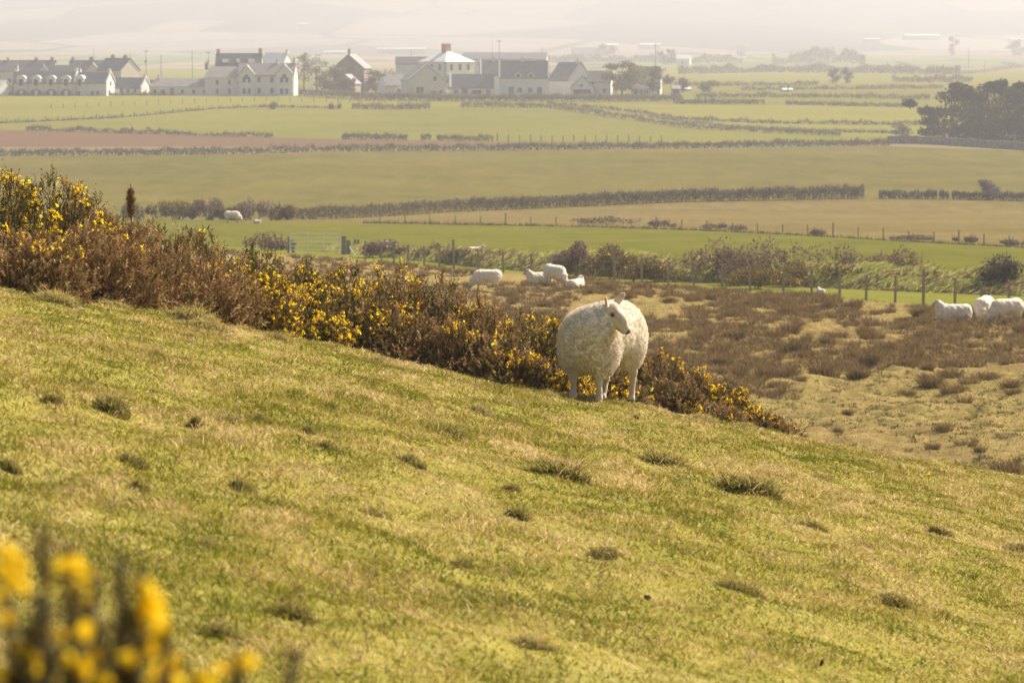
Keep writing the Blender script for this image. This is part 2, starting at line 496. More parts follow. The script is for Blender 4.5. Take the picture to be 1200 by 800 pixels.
land('village_ground', 'village', 'back', M['green'], 16)
land('distant_field', 'back', 'far', M['lime'], 16)
# far valley floor and hills: patchwork of small fields
def mat_patch(name, cols, scale):
    m, nt, p = base_mat(name)
    g = N(nt, 'ShaderNodeNewGeometry')
    mp = N(nt, 'ShaderNodeMapping'); mp.inputs['Scale'].default_value = (1, .45, 0); mp.inputs['Rotation'].default_value = (0, 0, R(14))
    nt.links.new(g.outputs['Position'], mp.inputs['Vector'])
    v = N(nt, 'ShaderNodeTexVoronoi'); v.inputs['Scale'].default_value = scale
    nt.links.new(mp.outputs[0], v.inputs['Vector'])
    sx = N(nt, 'ShaderNodeSeparateColor'); nt.links.new(v.outputs['Color'], sx.inputs[0])
    rp = N(nt, 'ShaderNodeValToRGB')
    while len(rp.color_ramp.elements) < len(cols): rp.color_ramp.elements.new(.5)
    for i, e in enumerate(rp.color_ramp.elements): e.position = i / (len(cols) - .99); e.color = (*cols[i], 1)
    rp.color_ramp.interpolation = 'CONSTANT'
    nt.links.new(sx.outputs[0], rp.inputs['Fac'])
    c2, _ = noise_col(nt, [(.7,.7,.7), (1,1,1), (1.2,1.2,1.2)], .012, 6, mp.outputs[0])
    base = mix_rgb(nt, rp.outputs['Color'], c2, .9, 'MULTIPLY')
    ed = N(nt, 'ShaderNodeTexVoronoi', feature='DISTANCE_TO_EDGE'); ed.inputs['Scale'].default_value = scale
    nt.links.new(mp.outputs[0], ed.inputs['Vector'])
    lt = N(nt, 'ShaderNodeMath', operation='LESS_THAN'); lt.inputs[1].default_value = .022
    nt.links.new(ed.outputs['Distance'], lt.inputs[0])
    mx = N(nt, 'ShaderNodeMix', data_type='RGBA'); nt.links.new(lt.outputs[0], mx.inputs[0])
    nt.links.new(base, mx.inputs[6]); mx.inputs[7].default_value = (.05, .05, .03, 1)
    nt.links.new(mx.outputs[2], p.inputs['Base Color'])
    p.inputs['Roughness'].default_value = 1; p.inputs['Specular IOR Level'].default_value = 0
    return m
M['patch'] = mat_patch('valley_patchwork', [(.16,.17,.05), (.20,.16,.08), (.13,.15,.04), (.24,.19,.12), (.10,.09,.05)], .008)
M['hillp'] = mat_patch('hill_patchwork', [(.11,.105,.075), (.21,.18,.13), (.07,.07,.05), (.25,.215,.155), (.13,.13,.085)], .0035)
land('valley_floor', 'far', 'top', M['patch'], 20)
crest = curve([(-520, 18), (0, 9), (100, 8), (230, 1.5), (420, 0), (600, -3), (800, -6), (930, -2), (1040, 3), (1200, 3), (1700, 8)])
rows = 40
t = np.linspace(0, 1, rows)[:, None]
pr = 64.5 + (crest(PXS)[None, :] - 64.5) * t
Yh = 2700 + 2900 * t ** .8 + 0 * pr
zh = zpx(0, 1) * 0 + np.vectorize(lambda r: ray(600, r)[2] / ray(600, r)[1])(pr) * Yh
zh = zh + 3.0 * (fbm(PXS[None, :] * .012 + 0*Yh, Yh * .0015, 41) - .5) * t * (1 - t) * 4
xh = col_to_x(PXS[None, :], Yh, zh)
xh = np.concatenate([xh, xh[-1:] * 1.08]); zh = np.concatenate([zh, zh[-1:] * 0 - 5]); Yh = np.concatenate([Yh, Yh[-1:] + 450])
i = np.arange(Yh.size).reshape(Yh.shape)
tag(add_object('hills', np_mesh('hills', np.stack([xh, Yh, zh], -1).reshape(-1, 3), gridfaces(i), M['hillp'], smooth=True)), kind='structure')

# ---- haze: one closed box of even air round everything
hb = MB(); hb.box(-2900, 2900, -80, 6600, -24, float(zh.max()) + 6)
hm = bpy.data.materials.new('haze_air'); hm.use_nodes = True
hn = hm.node_tree; hn.nodes.clear()
ho = hn.nodes.new('ShaderNodeOutputMaterial'); hv = hn.nodes.new('ShaderNodeVolumePrincipled')
hv.inputs['Density'].default_value = HAZE_DENSITY
hv.inputs['Color'].default_value = (.525, .54, .61, 1)
hv.inputs['Anisotropy'].default_value = .25
hn.links.new(hv.outputs[0], ho.inputs['Volume'])
tag(hb.build('haze', hm), 'pale haze hanging over the whole valley', 'haze', kind='stuff')

# ================================================================== GRASS ON THE HILLSIDE
rng = np.random.default_rng(11)
def scatter_frustum(rng, n, Y0, Y1, margin, pw):
    """points on the ground seen from the hill; pw steers how quickly they thin out with distance"""
    u = rng.uniform(0, 1, n)
    Y = (Y0**pw + (Y1**pw - Y0**pw) * u) ** (1/pw)
    x = rng.uniform(-1, 1, n) * ((.18 + margin) * Y + 1.6)
    return x, Y
n = 860000
x, Y = scatter_frustum(rng, n, 4.6, 29.5, .03, 1.3)
z = hill(x, Y)
k1 = fbm(x*.8, Y*.45, 61); k2 = fbm(x*3.2, Y*2.0, 62); k3 = vnoise(x*.25, Y*.18, 63); k4 = vnoise(x*9, Y*6, 64)
x_ = x; k5 = fbm(x*1.7 + .6*Y, Y*.9, 66)
dry = np.clip((k1 - .5) * .5 + (k2 - .5) * 1.6 + (k5 - .5) * .8 + (k3 - .5) * .25 + (k4 - .5) * .6 + .415 + rng.normal(0, .29, n), 0, 1)
ramp = np.array([[.12,.136,.013], [.222,.207,.022], [.295,.248,.04], [.41,.315,.108], [.57,.435,.22]])
cols = np.stack([np.interp(dry, [0, .28, .52, .76, 1], ramp[:, c]) for c in range(3)], 1) * rng.uniform(.65, 1.3, (n, 1))
br_ = rng.uniform(size=n) < .05 + .5 * np.clip(fbm(x*2.6 + 40, Y*1.7, 70) - .56, 0, 1)*2
cols[br_] = pal(rng, int(br_.sum()), [(.26,.18,.08), (.19,.13,.055), (.34,.25,.13)])
lean = rand_dirs(rng, n) * np.array([1, 1, .25]) * rng.uniform(.3, 1.4, (n, 1)) + np.array([-.15, -.1, 0])
hgt = .55 + .7 * vnoise(x*2.1, Y*1.5, 65) ** 2 + .8 * vnoise(x*5.5, Y*3.6, 67) ** 4 + .6 * np.clip(vnoise(x*1.3, Y*.8, 69) - .68, 0, 1) * 3
L = rng.uniform(.020, .046, n) * hgt * (1 + .25*dry)
Wd = rng.uniform(.0024, .0048, n) * (.6 + Y / 20)
V, Fc, Cc = blades(rng, np.stack([x, Y, z - .004], 1), lean, L, Wd, cols)
nl = 25000       # long dead stems lying in the turf
xl, Yl = scatter_frustum(rng, nl, 5.2, 29.0, .05, 1.3)
kpl = fbm(xl*1.2, Yl*.8, 68) + rng.normal(0, .12, nl) > .5
xl, Yl = xl[kpl], Yl[kpl]; nl = len(xl)
bl2 = blades(rng, np.stack([xl, Yl, hill(xl, Yl)], 1), rand_dirs(rng, nl)*np.array([1.4, 1.4, .2]) + np.array([-.3, -.2, 0]), rng.uniform(.03, .085, nl), rng.uniform(.0018, .0034, nl) * (.6 + Yl/22), pal(rng, nl, [(.55,.45,.24), (.46,.36,.17), (.62,.53,.33), (.34,.24,.10)]))
V, Fc, Cc = merge([(V, Fc, Cc), bl2])
tag(add_object('grass', np_mesh('grass', V, Fc, M['blade'], Cc)), 'short yellow-green grazed grass covering the near hillside', 'grass', kind='stuff')

def tussock_mesh(rng, r, h, dark, n):
    """a low solid mound of matted turf, grown over with short grass"""
    sd = int(rng.integers(1e6))
    def top(x, y):
        q2 = (x/r)**2 + (y/(r*.8))**2
        lob = .40 + .95 * vnoise(x/r*1.9 + 20, y/r*1.9 + 20, sd) + .5 * (vnoise(x/r*5 + 20, y/r*5 + 20, sd+3) - .5)
        return h * np.clip(1 - q2, 0, 1)**.8 * lob - .03 * np.clip(q2 - .7, 0, 1)*2
    g = np.linspace(-1.15, 1.15, 22)
    gx_, gy_ = np.meshgrid(g*r, g*r*.8)
    gz_ = top(gx_, gy_) - .012
    gv = np.stack([gx_, gy_, gz_], -1).reshape(-1, 3); gf = gridfaces(np.arange(22*22).reshape(22, 22))
    gf = np.concatenate([gf[:, [0, 1, 2]], gf[:, [0, 2, 3]]])
    gc = np.full((len(gv), 3), .5) * np.array([.20, .17, .05] if dark > .5 else [.5, .4, .2])
    a = rng.uniform(0, 2*math.pi, n); q = np.sqrt(rng.uniform(0, 1.1, n))
    x, y = np.cos(a)*q*r, np.sin(a)*q*r*.8
    z = top(x, y)
    nrm = unit(np.stack([-(top(x+.01, y) - z)/.01, -(top(x, y+.01) - z)/.01, np.ones(n)], 1))
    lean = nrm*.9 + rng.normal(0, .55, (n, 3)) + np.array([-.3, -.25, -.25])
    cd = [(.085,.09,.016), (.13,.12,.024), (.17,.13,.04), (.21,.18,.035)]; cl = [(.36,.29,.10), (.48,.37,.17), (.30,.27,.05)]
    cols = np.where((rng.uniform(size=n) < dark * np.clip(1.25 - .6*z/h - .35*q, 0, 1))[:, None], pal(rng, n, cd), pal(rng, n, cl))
    bl_ = blades(rng, np.stack([x, y, z - .01], 1), lean, rng.uniform(.025, .085, n) * rng.choice([.8, 1, 1.9], n, p=[.5, .4, .1]), rng.uniform(.0035, .007, n), cols)
    V, Fc, Cc = merge([(gv, gf, gc), bl_])
    return np_mesh('grass_tussock', V, Fc, M['blade'], Cc)
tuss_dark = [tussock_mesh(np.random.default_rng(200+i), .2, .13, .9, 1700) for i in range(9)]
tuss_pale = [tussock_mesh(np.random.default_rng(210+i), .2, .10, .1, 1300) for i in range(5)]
TUSS = [  # px, py, width in px, dark?, label
    (128, 482, 54, 1, 'largest dark grass tussock on the left of the slope, a rounded mound'),
    (270, 494, 40, 1, None), (212, 424, 26, 1, None), (184, 418, 20, 1, None), (218, 394, 20, 1, None), (305, 494, 30, 1, None),
    (382, 525, 34, 1, None), (360, 507, 30, 1, None), (385, 478, 26, 1, None), (228, 498, 30, 1, None),
    (478, 541, 46, 1, 'dark grass tussock in the middle of the slope with a pale fringe'),
    (648, 557, 74, 1, 'long low dark tussock lying across the middle of the slope'),
    (770, 543, 62, 1, 'dark ragged tussock downhill of the standing sheep'),
    (868, 576, 84, 1, 'long dark streak of tussock on the right of the slope'),
    (596, 575, 30, 1, None), (605, 604, 46, 1, None), (150, 543, 44, 1, None), (162, 574, 36, 1, None), (705, 650, 56, 1, None),
    (538, 664, 50, 1, None), (1096, 624, 40, 1, None), (1192, 643, 46, 1, None), (1042, 704, 50, 1, None), (520, 508, 44, 1, None),
    (60, 470, 30, 1, None), (430, 448, 26, 1, None), (330, 440, 26, 0, None), (8, 548, 44, 1, None), (280, 572, 46, 1, None),
    (946, 618, 44, 1, None), (860, 690, 60, 1, None), (330, 720, 70, 1, None), (255, 745, 60, 1, None), (620, 755, 70, 0, None),
    (960, 560, 34, 0, None), (1010, 640, 40, 0, None), (430, 600, 50, 0, None), (245, 640, 46, 0, None), (560, 480, 40, 0, None),
    (215, 373, 70, 0, 'tall pale dry grass tuft against the brown gorse on the left'),
    (60, 344, 60, 0, 'pale dry grass tuft under the leftmost gorse'),
    (240, 384, 50, 0, None), (320, 396, 40, 0, None), (130, 358, 44, 0, None), (440, 424, 40, 0, None), (640, 463, 40, 0, None), (820, 492, 40, 0, None), (870, 500, 36, 0, None),
]
rt = random.Random(5)
for px, py, w, dk, lab in TUSS:
    p = hill_hit(px, py)
    me = rt.choice(tuss_dark if dk else tuss_pale)
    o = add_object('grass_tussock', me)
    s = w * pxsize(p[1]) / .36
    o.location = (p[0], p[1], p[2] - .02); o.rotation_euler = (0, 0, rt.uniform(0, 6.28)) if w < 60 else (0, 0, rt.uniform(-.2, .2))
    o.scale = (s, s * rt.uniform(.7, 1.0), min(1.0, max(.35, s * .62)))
    if px == 128: o.scale[2] *= 1.6
    tag(o, lab or ('small dark grass tussock among the short grass of the slope' if dk else 'small pale dry grass tuft on the slope'),
        'tussock', 'dark grass tussocks on the slope' if dk else 'pale grass tufts on the slope')

# droppings and dandelions
def lump(name, px, py, r, label):
    rg = np.random.default_rng(int(px))
    p = hill_hit(px, py)
    mb = MB(); nb = 5
    for k in range(nb):
        c = Vector((rg.uniform(-.5, .5)*r, rg.uniform(-.4, .4)*r, r*.4 + rg.uniform(0, r*.4)))
        rr = r * rg.uniform(.45, .65)
        mb.tube([c + Vector((-rr, 0, 0)), c + Vector((-rr*.7, 0, 0)), c, c + Vector((rr*.7, 0, .1*rr)), c + Vector((rr, 0, .1*rr))], [.05*rr, .7*rr, rr, .7*rr, .05*rr], 9)
    o = mb.build(name, M['dung'], None, True); o.location = p
    return tag(o, label, 'droppings')
lump('sheep_dropping', 745, 491, .026, 'dark lump of dung on the grass just below the standing sheep')
lump('sheep_dropping', 758, 702, .016, 'dark lump of dung on the lower slope, the middle one of three')
lump('sheep_dropping', 963, 779, .018, 'dark lump of dung at the bottom edge of the slope')
def dandelion(px, py, label):
    p = hill_hit(px, py)
    e = empty('dandelion', p, 0, label, 'flower')
    mb = MB(); mb.tube([(0, 0, -.02), (0, 0, .06)], [.003, .002], 6); mb.build('stem', M['verge'], e)
    rg = np.random.default_rng(int(px)); n = 60
    a = rg.uniform(0, 6.28, n)
    d = np.stack([np.cos(a), np.sin(a), rg.uniform(.1, 1.2, n)], 1)
    V, Fc, Cc = blades(rg, np.repeat([[0, 0, .06]], n, 0), d, np.full(n, .024), np.full(n, .007), pal(rg, n, [(.75,.55,.02), (.7,.48,.02)]))
    add_object('flower_head', np_mesh('flower_head', V, Fc, M['petal'], Cc), e)
dandelion(1088, 566, 'lone yellow dandelion open on the right of the slope')
dandelion(980, 553, 'small yellow dandelion near the crest of the slope')

# ================================================================== ROUGH PASTURE: rushes and tufts
rng = np.random.default_rng(31)
n = 150000
Yr = (50**.6 + (118**.6 - 50**.6) * rng.uniform(0, 1, n)) ** (1/.6)
xr = rng.uniform(-.24, .28, n) * Yr
pxr = 600 + F * xr / (Yr * math.cos(TH) - prof(Yr) * math.sin(TH))
ok = row_of(prof(Yr), Yr) > C['fence'](pxr) + .6
xr, Yr = xr[ok], Yr[ok]; n = len(xr)
kk = np.clip((fbm(xr*.35, Yr*.2, 71) - .5) * 2.2 + (fbm(xr*1.4, Yr*.9, 72) - .5) * 1.6 + .45 + rng.normal(0, .15, n), 0, 1)
ramp = np.array([[.16,.15,.034], [.23,.18,.045], [.28,.205,.07], [.21,.145,.06], [.36,.265,.115]])
cols = np.stack([np.interp(kk, [0, .3, .5, .7, 1], ramp[:, c]) for c in range(3)], 1) * rng.uniform(.75, 1.25, (n, 1))
gr_ = np.clip((80 - Yr)/14, 0, 1) * np.clip(fbm(xr*.3, Yr*.25, 73)*2.2 - .55, 0, 1)
cols = cols*(1 - .75*gr_[:, None]) + np.array([.19,.19,.036])*.75*gr_[:, None]
lean = rand_dirs(rng, n) * np.array([1, 1, .2]) * rng.uniform(.3, 1.2, (n, 1)) + np.array([-.25, 0, 0])
V, Fc, Cc = blades(rng, np.stack([xr, Yr, rough(xr, Yr) - .02], 1), lean, rng.uniform(.05, .13, n), rng.uniform(.012, .028, n), cols)
tag(add_object('rough_grass', np_mesh('rough_grass', V, Fc, M['blade'], Cc)), 'rough yellow-brown tussocky grass covering the flat pasture below', 'grass', kind='stuff')

def rush_verts(rng, r, h, n, cols, wd=.016):
    a = rng.uniform(0, 2*math.pi, n); q = np.sqrt(rng.uniform(0, 1, n))
    P = np.stack([np.cos(a)*q*r, np.sin(a)*q*r, np.full(n, -.05)], 1)
    lean = np.stack([np.cos(a)*q*.75 - .15, np.sin(a)*q*.75, np.full(n, .35)], 1) + rng.normal(0, .16, (n, 3))
    return blades(rng, P, lean, rng.uniform(.55, 1.1, n) * h, np.full(n, wd), pal(rng, n, cols, jit=.3))
RC = [(.145,.09,.038), (.19,.125,.054), (.12,.09,.034), (.27,.185,.085)]
rush_me = []
for k in range(8):
    rg = np.random.default_rng(300 + k)
    parts = []
    for j in range(rg.integers(1, 4)):
        v, f, c = rush_verts(rg, rg.uniform(.13, .26), rg.uniform(.34, .52), 130, RC)
        v = v + np.array([rg.normal(0, .26), rg.normal(0, .16), 0]) * (j > 0)
        parts.append((v, f, c))
    rush_me.append(np_mesh('rush_clump', *merge(parts)[:2], M['rush'], merge(parts)[2]))
rr = random.Random(9)
named_rush = [(1186, 559, 1.15, 'dark rush clump alone at the right edge just beyond the crest'),
              (1110, 508, .7, 'small dark rush clump on bare turf, the leftmost of a scattered row'),
              (1019, 528, .4, 'tiny rush tuft standing on short turf right above the crest'),
              (993, 487, .5, 'small dark tuft in the middle of the bare yellow turf')]
spots = []
for px, py, s, lab in named_rush: spots.append((px, py, s, lab))
for px, py, s in [(1095,526,.7),(1125,524,.7),(1140,526,.6),(1147,533,.5),(1065,525,.5),(980,505,.5),(983,508,.4),(1112,460,1.1),(1088,452,1.2),(1065,458,.9),(1135,448,1.2),(1185,455,1.1),(1190,462,.8),(960,437,1.6),(1005,442,1.5),(1020,425,1.5),(930,412,1.3),(850,425,1.2),(890,430,1.3),(920,437,1.2),(1060,420,1.4),(1110,440,1.3),(1150,425,1.3),(1180,430,1.3),(1150,442,1.1),(820,400,1.2),(840,410,1.3),(945,400,1.2),(1030,395,1.2),(935,382,1.1),(1080,395,1.3),(1000,380,1.0),(870,395,1.2),(1120,400,1.2),(1195,395,1.2),(980,460,.6),(800,440,1.0),(830,447,1.0),(915,460,.5),(873,460,.7),(935,447,.6)]:
    spots.append((px, py, s, None))
tries = 0
while len(spots) < 285 and tries < 9000:
    tries += 1
    px = rr.uniform(580, 1230); py = 340 + 130 * rr.random() ** 1.5
    if py < C['fence'](px) + 3: continue
    if py < 360 and rr.random() < .4: continue
    if vnoise(px*.02, py*.05, 77) < .42 and py > 375: continue
    if py > 455 and rr.random() < .8: continue
    spots.append((px, py, rr.uniform(.6, 1.35), None))
for px, py, s, lab in spots:
    Yp = float(row_to_Y(py)); p = (float(col_to_x(px, Yp, prof(Yp))), Yp)
    o = add_object('rush_clump', rr.choice(rush_me))
    o.location = (p[0], p[1], float(rough(p[0], p[1]))); o.rotation_euler = (0, 0, rr.uniform(-.6, .6) + (math.pi if rr.random() < .3 else 0))
    s *= .74; o.scale = (s * rr.uniform(.8, 1.2), s, s * rr.uniform(.8, 1.25))
    tag(o, lab or 'brown rush clump among many like it on the rough pasture', 'rush clump', 'rush clumps on the rough pasture')
# the dense belt of rushes before the fence, past counting
rng = np.random.default_rng(33); parts = []
for k in range(6200):
    px = rng.uniform(180, 1420); py = float(C['fence'](px)) + 1.5 + rng.uniform(0, 1) ** 1.5 * 118
    d = ray(px, py); Yp = float(row_to_Y(py)); xp = float(col_to_x(px, Yp, prof(Yp)))
    if vnoise(xp*.3, Yp*.12, 78) < .17 + .41 * (py - C['fence'](px)) / 100: continue
    v, f, c = rush_verts(rng, rng.uniform(.08, .24), rng.uniform(.16, .36), 48, RC, .02)
    parts.append((v + np.array([xp, Yp, float(rough(xp, Yp))]), f, c))
DK = [(.10,.09,.03), (.15,.11,.045), (.09,.10,.026), (.20,.15,.065)]
for k in range(3400):
    px = rng.uniform(700, 1400); py = rng.uniform(425, 590)
    Yp = float(row_to_Y(py)); xp = float(col_to_x(px, Yp, prof(Yp)))
    if vnoise(xp*.9, Yp*.5, 79) < .42: continue
    v, f, c = rush_verts(rng, rng.uniform(.04, .13), rng.uniform(.05, .13), 16, DK, .022)
    parts.append((v + np.array([xp, Yp, float(rough(xp, Yp)) + .02]), f, c))
V, Fc, Cc = merge(parts)
tag(add_object('rushes', np_mesh('rushes', V, Fc, M['rush'], Cc)), 'countless small brown rush tufts spread between the clumps, thickest towards the fence', 'rushes', kind='stuff')

# ================================================================== GORSE BANK ON THE CREST
GREEN = [(.075,.075,.018), (.11,.10,.024), (.16,.12,.038)]
BROWN = [(.27,.16,.062), (.35,.215,.09), (.18,.108,.042), (.42,.285,.135)]
YEL = [(.88,.60,.012), (.90,.66,.02), (.82,.52,.01)]
def gorse_mesh(rng, w, d, h, brown, flower, nsh=560, nsp=17, spike=1.0):
    nsh = int(nsh * 1.75)
    """dome of upright spiny shoots; returns foliage, flowers"""
    th = rng.uniform(0, 2*math.pi, nsh); ct = rng.uniform(-.15, 1, nsh)
    st = np.sqrt(1 - np.clip(ct, 0, 1)**2)
    lump = .72 + .5 * vnoise(th*1.6 + 7*rng.uniform(), ct*3.2, int(rng.integers(1e6)))
    rad = lump * np.where(rng.uniform(size=nsh) < .3, rng.uniform(.45, .95, nsh), 1.0)
    P = np.stack([np.cos(th)*st*w/2*rad, np.sin(th)*st*d/2*rad, np.clip(ct, 0, 1)*h*.86*np.clip(rad, .5, 1.1) + .12*h*(ct < 0.1)*rng.uniform(0, 1.5, nsh)], 1)
    out = unit(np.stack([np.cos(th)*st, np.sin(th)*st, np.maximum(ct, 0)*.8], 1))
    ax = unit(out * 1.0 + np.array([-.05, 0, .55]) + rng.normal(0, .38, (nsh, 3)))
    Ls = rng.uniform(.06, .125, nsh) * (.6 + .5*h) * spike
    Ls = np.where(rng.uniform(size=nsh) < .06, Ls * 1.9, Ls)
    isb = rng.uniform(size=nsh) < brown
    base = np.where(isb[:, None], pal(rng, nsh, BROWN, jit=.3), pal(rng, nsh, GREEN, jit=.3))
    t = np.tile(np.linspace(.02, 1, nsp), (nsh, 1)) + rng.uniform(-.03, .03, (nsh, nsp))
    Q = (P[:, None] + ax[:, None] * (t * Ls[:, None])[..., None]).reshape(-1, 3)
    A = np.repeat(ax, nsp, 0)
    sd = unit(A * .75 + unit(np.cross(A, rand_dirs(rng, len(A)))) * 1.0)
    sl = (rng.uniform(.025, .05, len(A)) * (1.15 - .6 * t.ravel()))[:, None]
    sw = unit(np.cross(sd, rand_dirs(rng, len(A)))) * rng.uniform(.0045, .0085, len(A))[:, None]
    V1 = np.stack([Q - sw, Q + sw, Q + sd*sl], 1).reshape(-1, 3)
    F1 = np.arange(len(V1)).reshape(-1, 3)
    C1 = np.repeat(np.repeat(base, nsp, 0) * rng.uniform(.75, 1.25, (len(A), 1)), 3, 0)
    # shoot axes
    s2 = unit(np.cross(ax, rand_dirs(rng, nsh))) * .006
    s2 = s2 * .45
    V2 = np.stack([P - s2 - ax*Ls[:, None]*.4, P + s2 - ax*Ls[:, None]*.4, P + ax*Ls[:, None]], 1).reshape(-1, 3)
    # woody inside
    ni = 420
    q = rng.uniform(0, 1, (ni, 1)) ** .5 * .72
    Pi = rand_dirs(rng, ni) * q * np.array([w/2, d/2, h*.8]); Pi[:, 2] = np.abs(Pi[:, 2])
    V3, F3, C3 = quads(rng, Pi, .055, pal(rng, ni, [(.05,.04,.02), (.09,.06,.035), (.05,.05,.018)]))
    # dense cushion of old spines just under the shoots
    nc = nsh * 8
    jc = rng.integers(0, nsh, nc)
    Pc = P[jc] * rng.uniform(.78, 1.02, (nc, 1)) + rng.normal(0, .03, (nc, 3)); Pc[:, 2] = np.maximum(Pc[:, 2], .01)
    tr_ = blades(rng, Pc, out[jc]*.6 + rng.normal(0, .6, (nc, 3)), rng.uniform(.03, .07, nc), rng.uniform(.007, .014, nc), base[jc] * rng.uniform(.6, 1.15, (nc, 1)))
    fol = merge([tr_, (V1, F1, C1), (V2, np.arange(len(V2)).reshape(-1, 3), np.repeat(base*.8, 3, 0)), (V3, F3, C3)])
    flo = None
    if flower > 0:
        # flowers come in patches along the green shoots
        pat = vnoise(P[:, 0]*3.2/w + 31*rng.uniform(), P[:, 2]*3.2/h + th*.5, int(rng.integers(1e6)))
        cand = np.where(pat > np.quantile(pat, 1 - min(.95, flower)))[0]
        m = max(3, int(len(cand) * (.65 + 1.15*flower)))
        ci = rng.choice(cand, m)
        tt = rng.uniform(.3, .95, m)
        Pf = P[ci] + ax[ci] * (tt * Ls[ci])[:, None] + rng.normal(0, .012, (m, 3))
        rep = 6
        Pf5 = np.repeat(Pf, rep, 0) + rng.normal(0, .009, (m*rep, 3))
        flo = quads(rng, Pf5, .0128, np.repeat(pal(rng, m, YEL, jit=.15), rep, 0))
    return fol, flo

def stems_mb(rng, w, d, h, n):
    mb = MB()
    for k in range(n):
        a = rng.uniform(0, 6.28); q = rng.uniform(.2, .8)
        b = Vector((math.cos(a)*w*.08, math.sin(a)*d*.08, -.12))
        e = Vector((math.cos(a)*w*.42*q, math.sin(a)*d*.42*q, h*rng.uniform(.55, .85)))
        mid = (b + e) / 2 + Vector((rng.normal(0, .05), rng.normal(0, .05), .05))
        mb.tube([b, mid, e], [.018, .012, .005], 5)
    return mb

G = [  # px, row of its top, metres behind the crest, width m, flowers, brown share, label
 (6, 204, 1.5, 1.05, .75, .15, 'gorse bush thick with yellow flowers at the left end of the bank'),
 (66, 199, 1.9, .85, .50, .30, 'tallest gorse bush, dark upright shoots over yellow flowers near the left end'),
 (122, 224, 2.4, .85, .10, .80, 'brown gorse bush with dark tips beside the tallest one'),
 (155, 213, 3.0, .18, .03, 1.0, 'single brown gorse spike standing up alone above the bank'),
 (190, 254, 2.9, .80, .25, .65, 'gorse bush with sparse flowers just right of the lone spike'),
 (238, 264, 3.3, .75, .25, .60, 'gorse bush whose top meets the grazing sheep on the meadow'),
 (290, 283, 3.4, .85, .45, .45, 'yellow-topped gorse bush on the skyline left of the metal gate'),
 (345, 298, 3.6, .80, .50, .40, 'flowering gorse bush in front of the metal gate'),
 (402, 302, 3.6, .85, .45, .50, 'gorse bush with flowers below the thick gate post'),
 (458, 303, 3.8, .85, .35, .55, 'gorse bush right of the gate post with scattered yellow flowers'),
 (512, 318, 3.8, .80, .45, .55, 'gorse bush with a bright yellow crown left of the grazing sheep'),
 (558, 338, 3.6, .70, .10, .80, 'brown gorse bush hiding the legs of the grazing sheep'),
 (604, 358, 3.4, .75, .15, .75, 'brown gorse bush below the four sheep by the bank'),
 (640, 374, 2.6, .60, .55, .30, 'gorse bush with a bright yellow top left of the standing sheep'),
 (700, 392, 2.6, .80, .15, .75, 'brown gorse bush directly behind the standing sheep'),
 (764, 410, 2.4, .75, .30, .55, 'gorse bush with small flowers touching the rump of the standing sheep'),
 (812, 432, 2.2, .65, .20, .70, 'brown gorse bush second right of the standing sheep'),
 (852, 452, 1.9, .55, .55, .50, 'low gorse bush with a yellow patch near the right end'),
 (890, 482, 1.5, .42, .30, .65, 'last low flowering gorse bush at the right end of the bank'),
 (925, 496, 1.2, .24, .05, .9, 'small brown gorse sprig ending the bank on the right'),
 (26, 268, .7, 1.0, .22, .85, 'dead brown gorse bush under the flowery left end'),
 (95, 262, .75, 1.0, .06, .95, 'wide dead brown gorse bush overhanging the grass on the left'),
 (166, 286, .8, .95, .08, .90, 'brown gorse bush low over the grass below the lone spike'),
 (234, 300, .85, .85, .12, .90, 'brown twiggy gorse bush beside the pale dry grass tuft'),
 (296, 316, 1.1, .85, .70, .45, 'low gorse bush covered in bright yellow at the grass edge'),
 (352, 334, 1.2, .75, .75, .35, 'bright yellow gorse bush spilling down to the grass edge'),
 (412, 338, 1.5, .85, .45, .50, 'gorse bush with yellow flowers low in front of the gate post'),
 (470, 356, 1.4, .85, .20, .70, 'brown-green gorse bush with few flowers above the middle of the grass edge'),
 (530, 368, 1.4, .85, .25, .60, 'dark gorse bush with yellow specks low in the middle of the bank'),
 (586, 392, 1.2, .75, .20, .65, 'gorse bush with few flowers low left of the standing sheep'),
 (640, 418, .9, .65, .40, .50, 'gorse bush dotted with yellow beside the chest of the standing sheep'),
 (786, 448, .9, .60, .25, .60, 'low gorse bush right behind the hind legs of the standing sheep'),
 (836, 474, .8, .45, .25, .65, 'small gorse bush at the grass edge right of the standing sheep'),
 (716, 440, .95, .60, .35, .60, 'gorse bush with yellow specks seen between the legs of the standing sheep'),
]
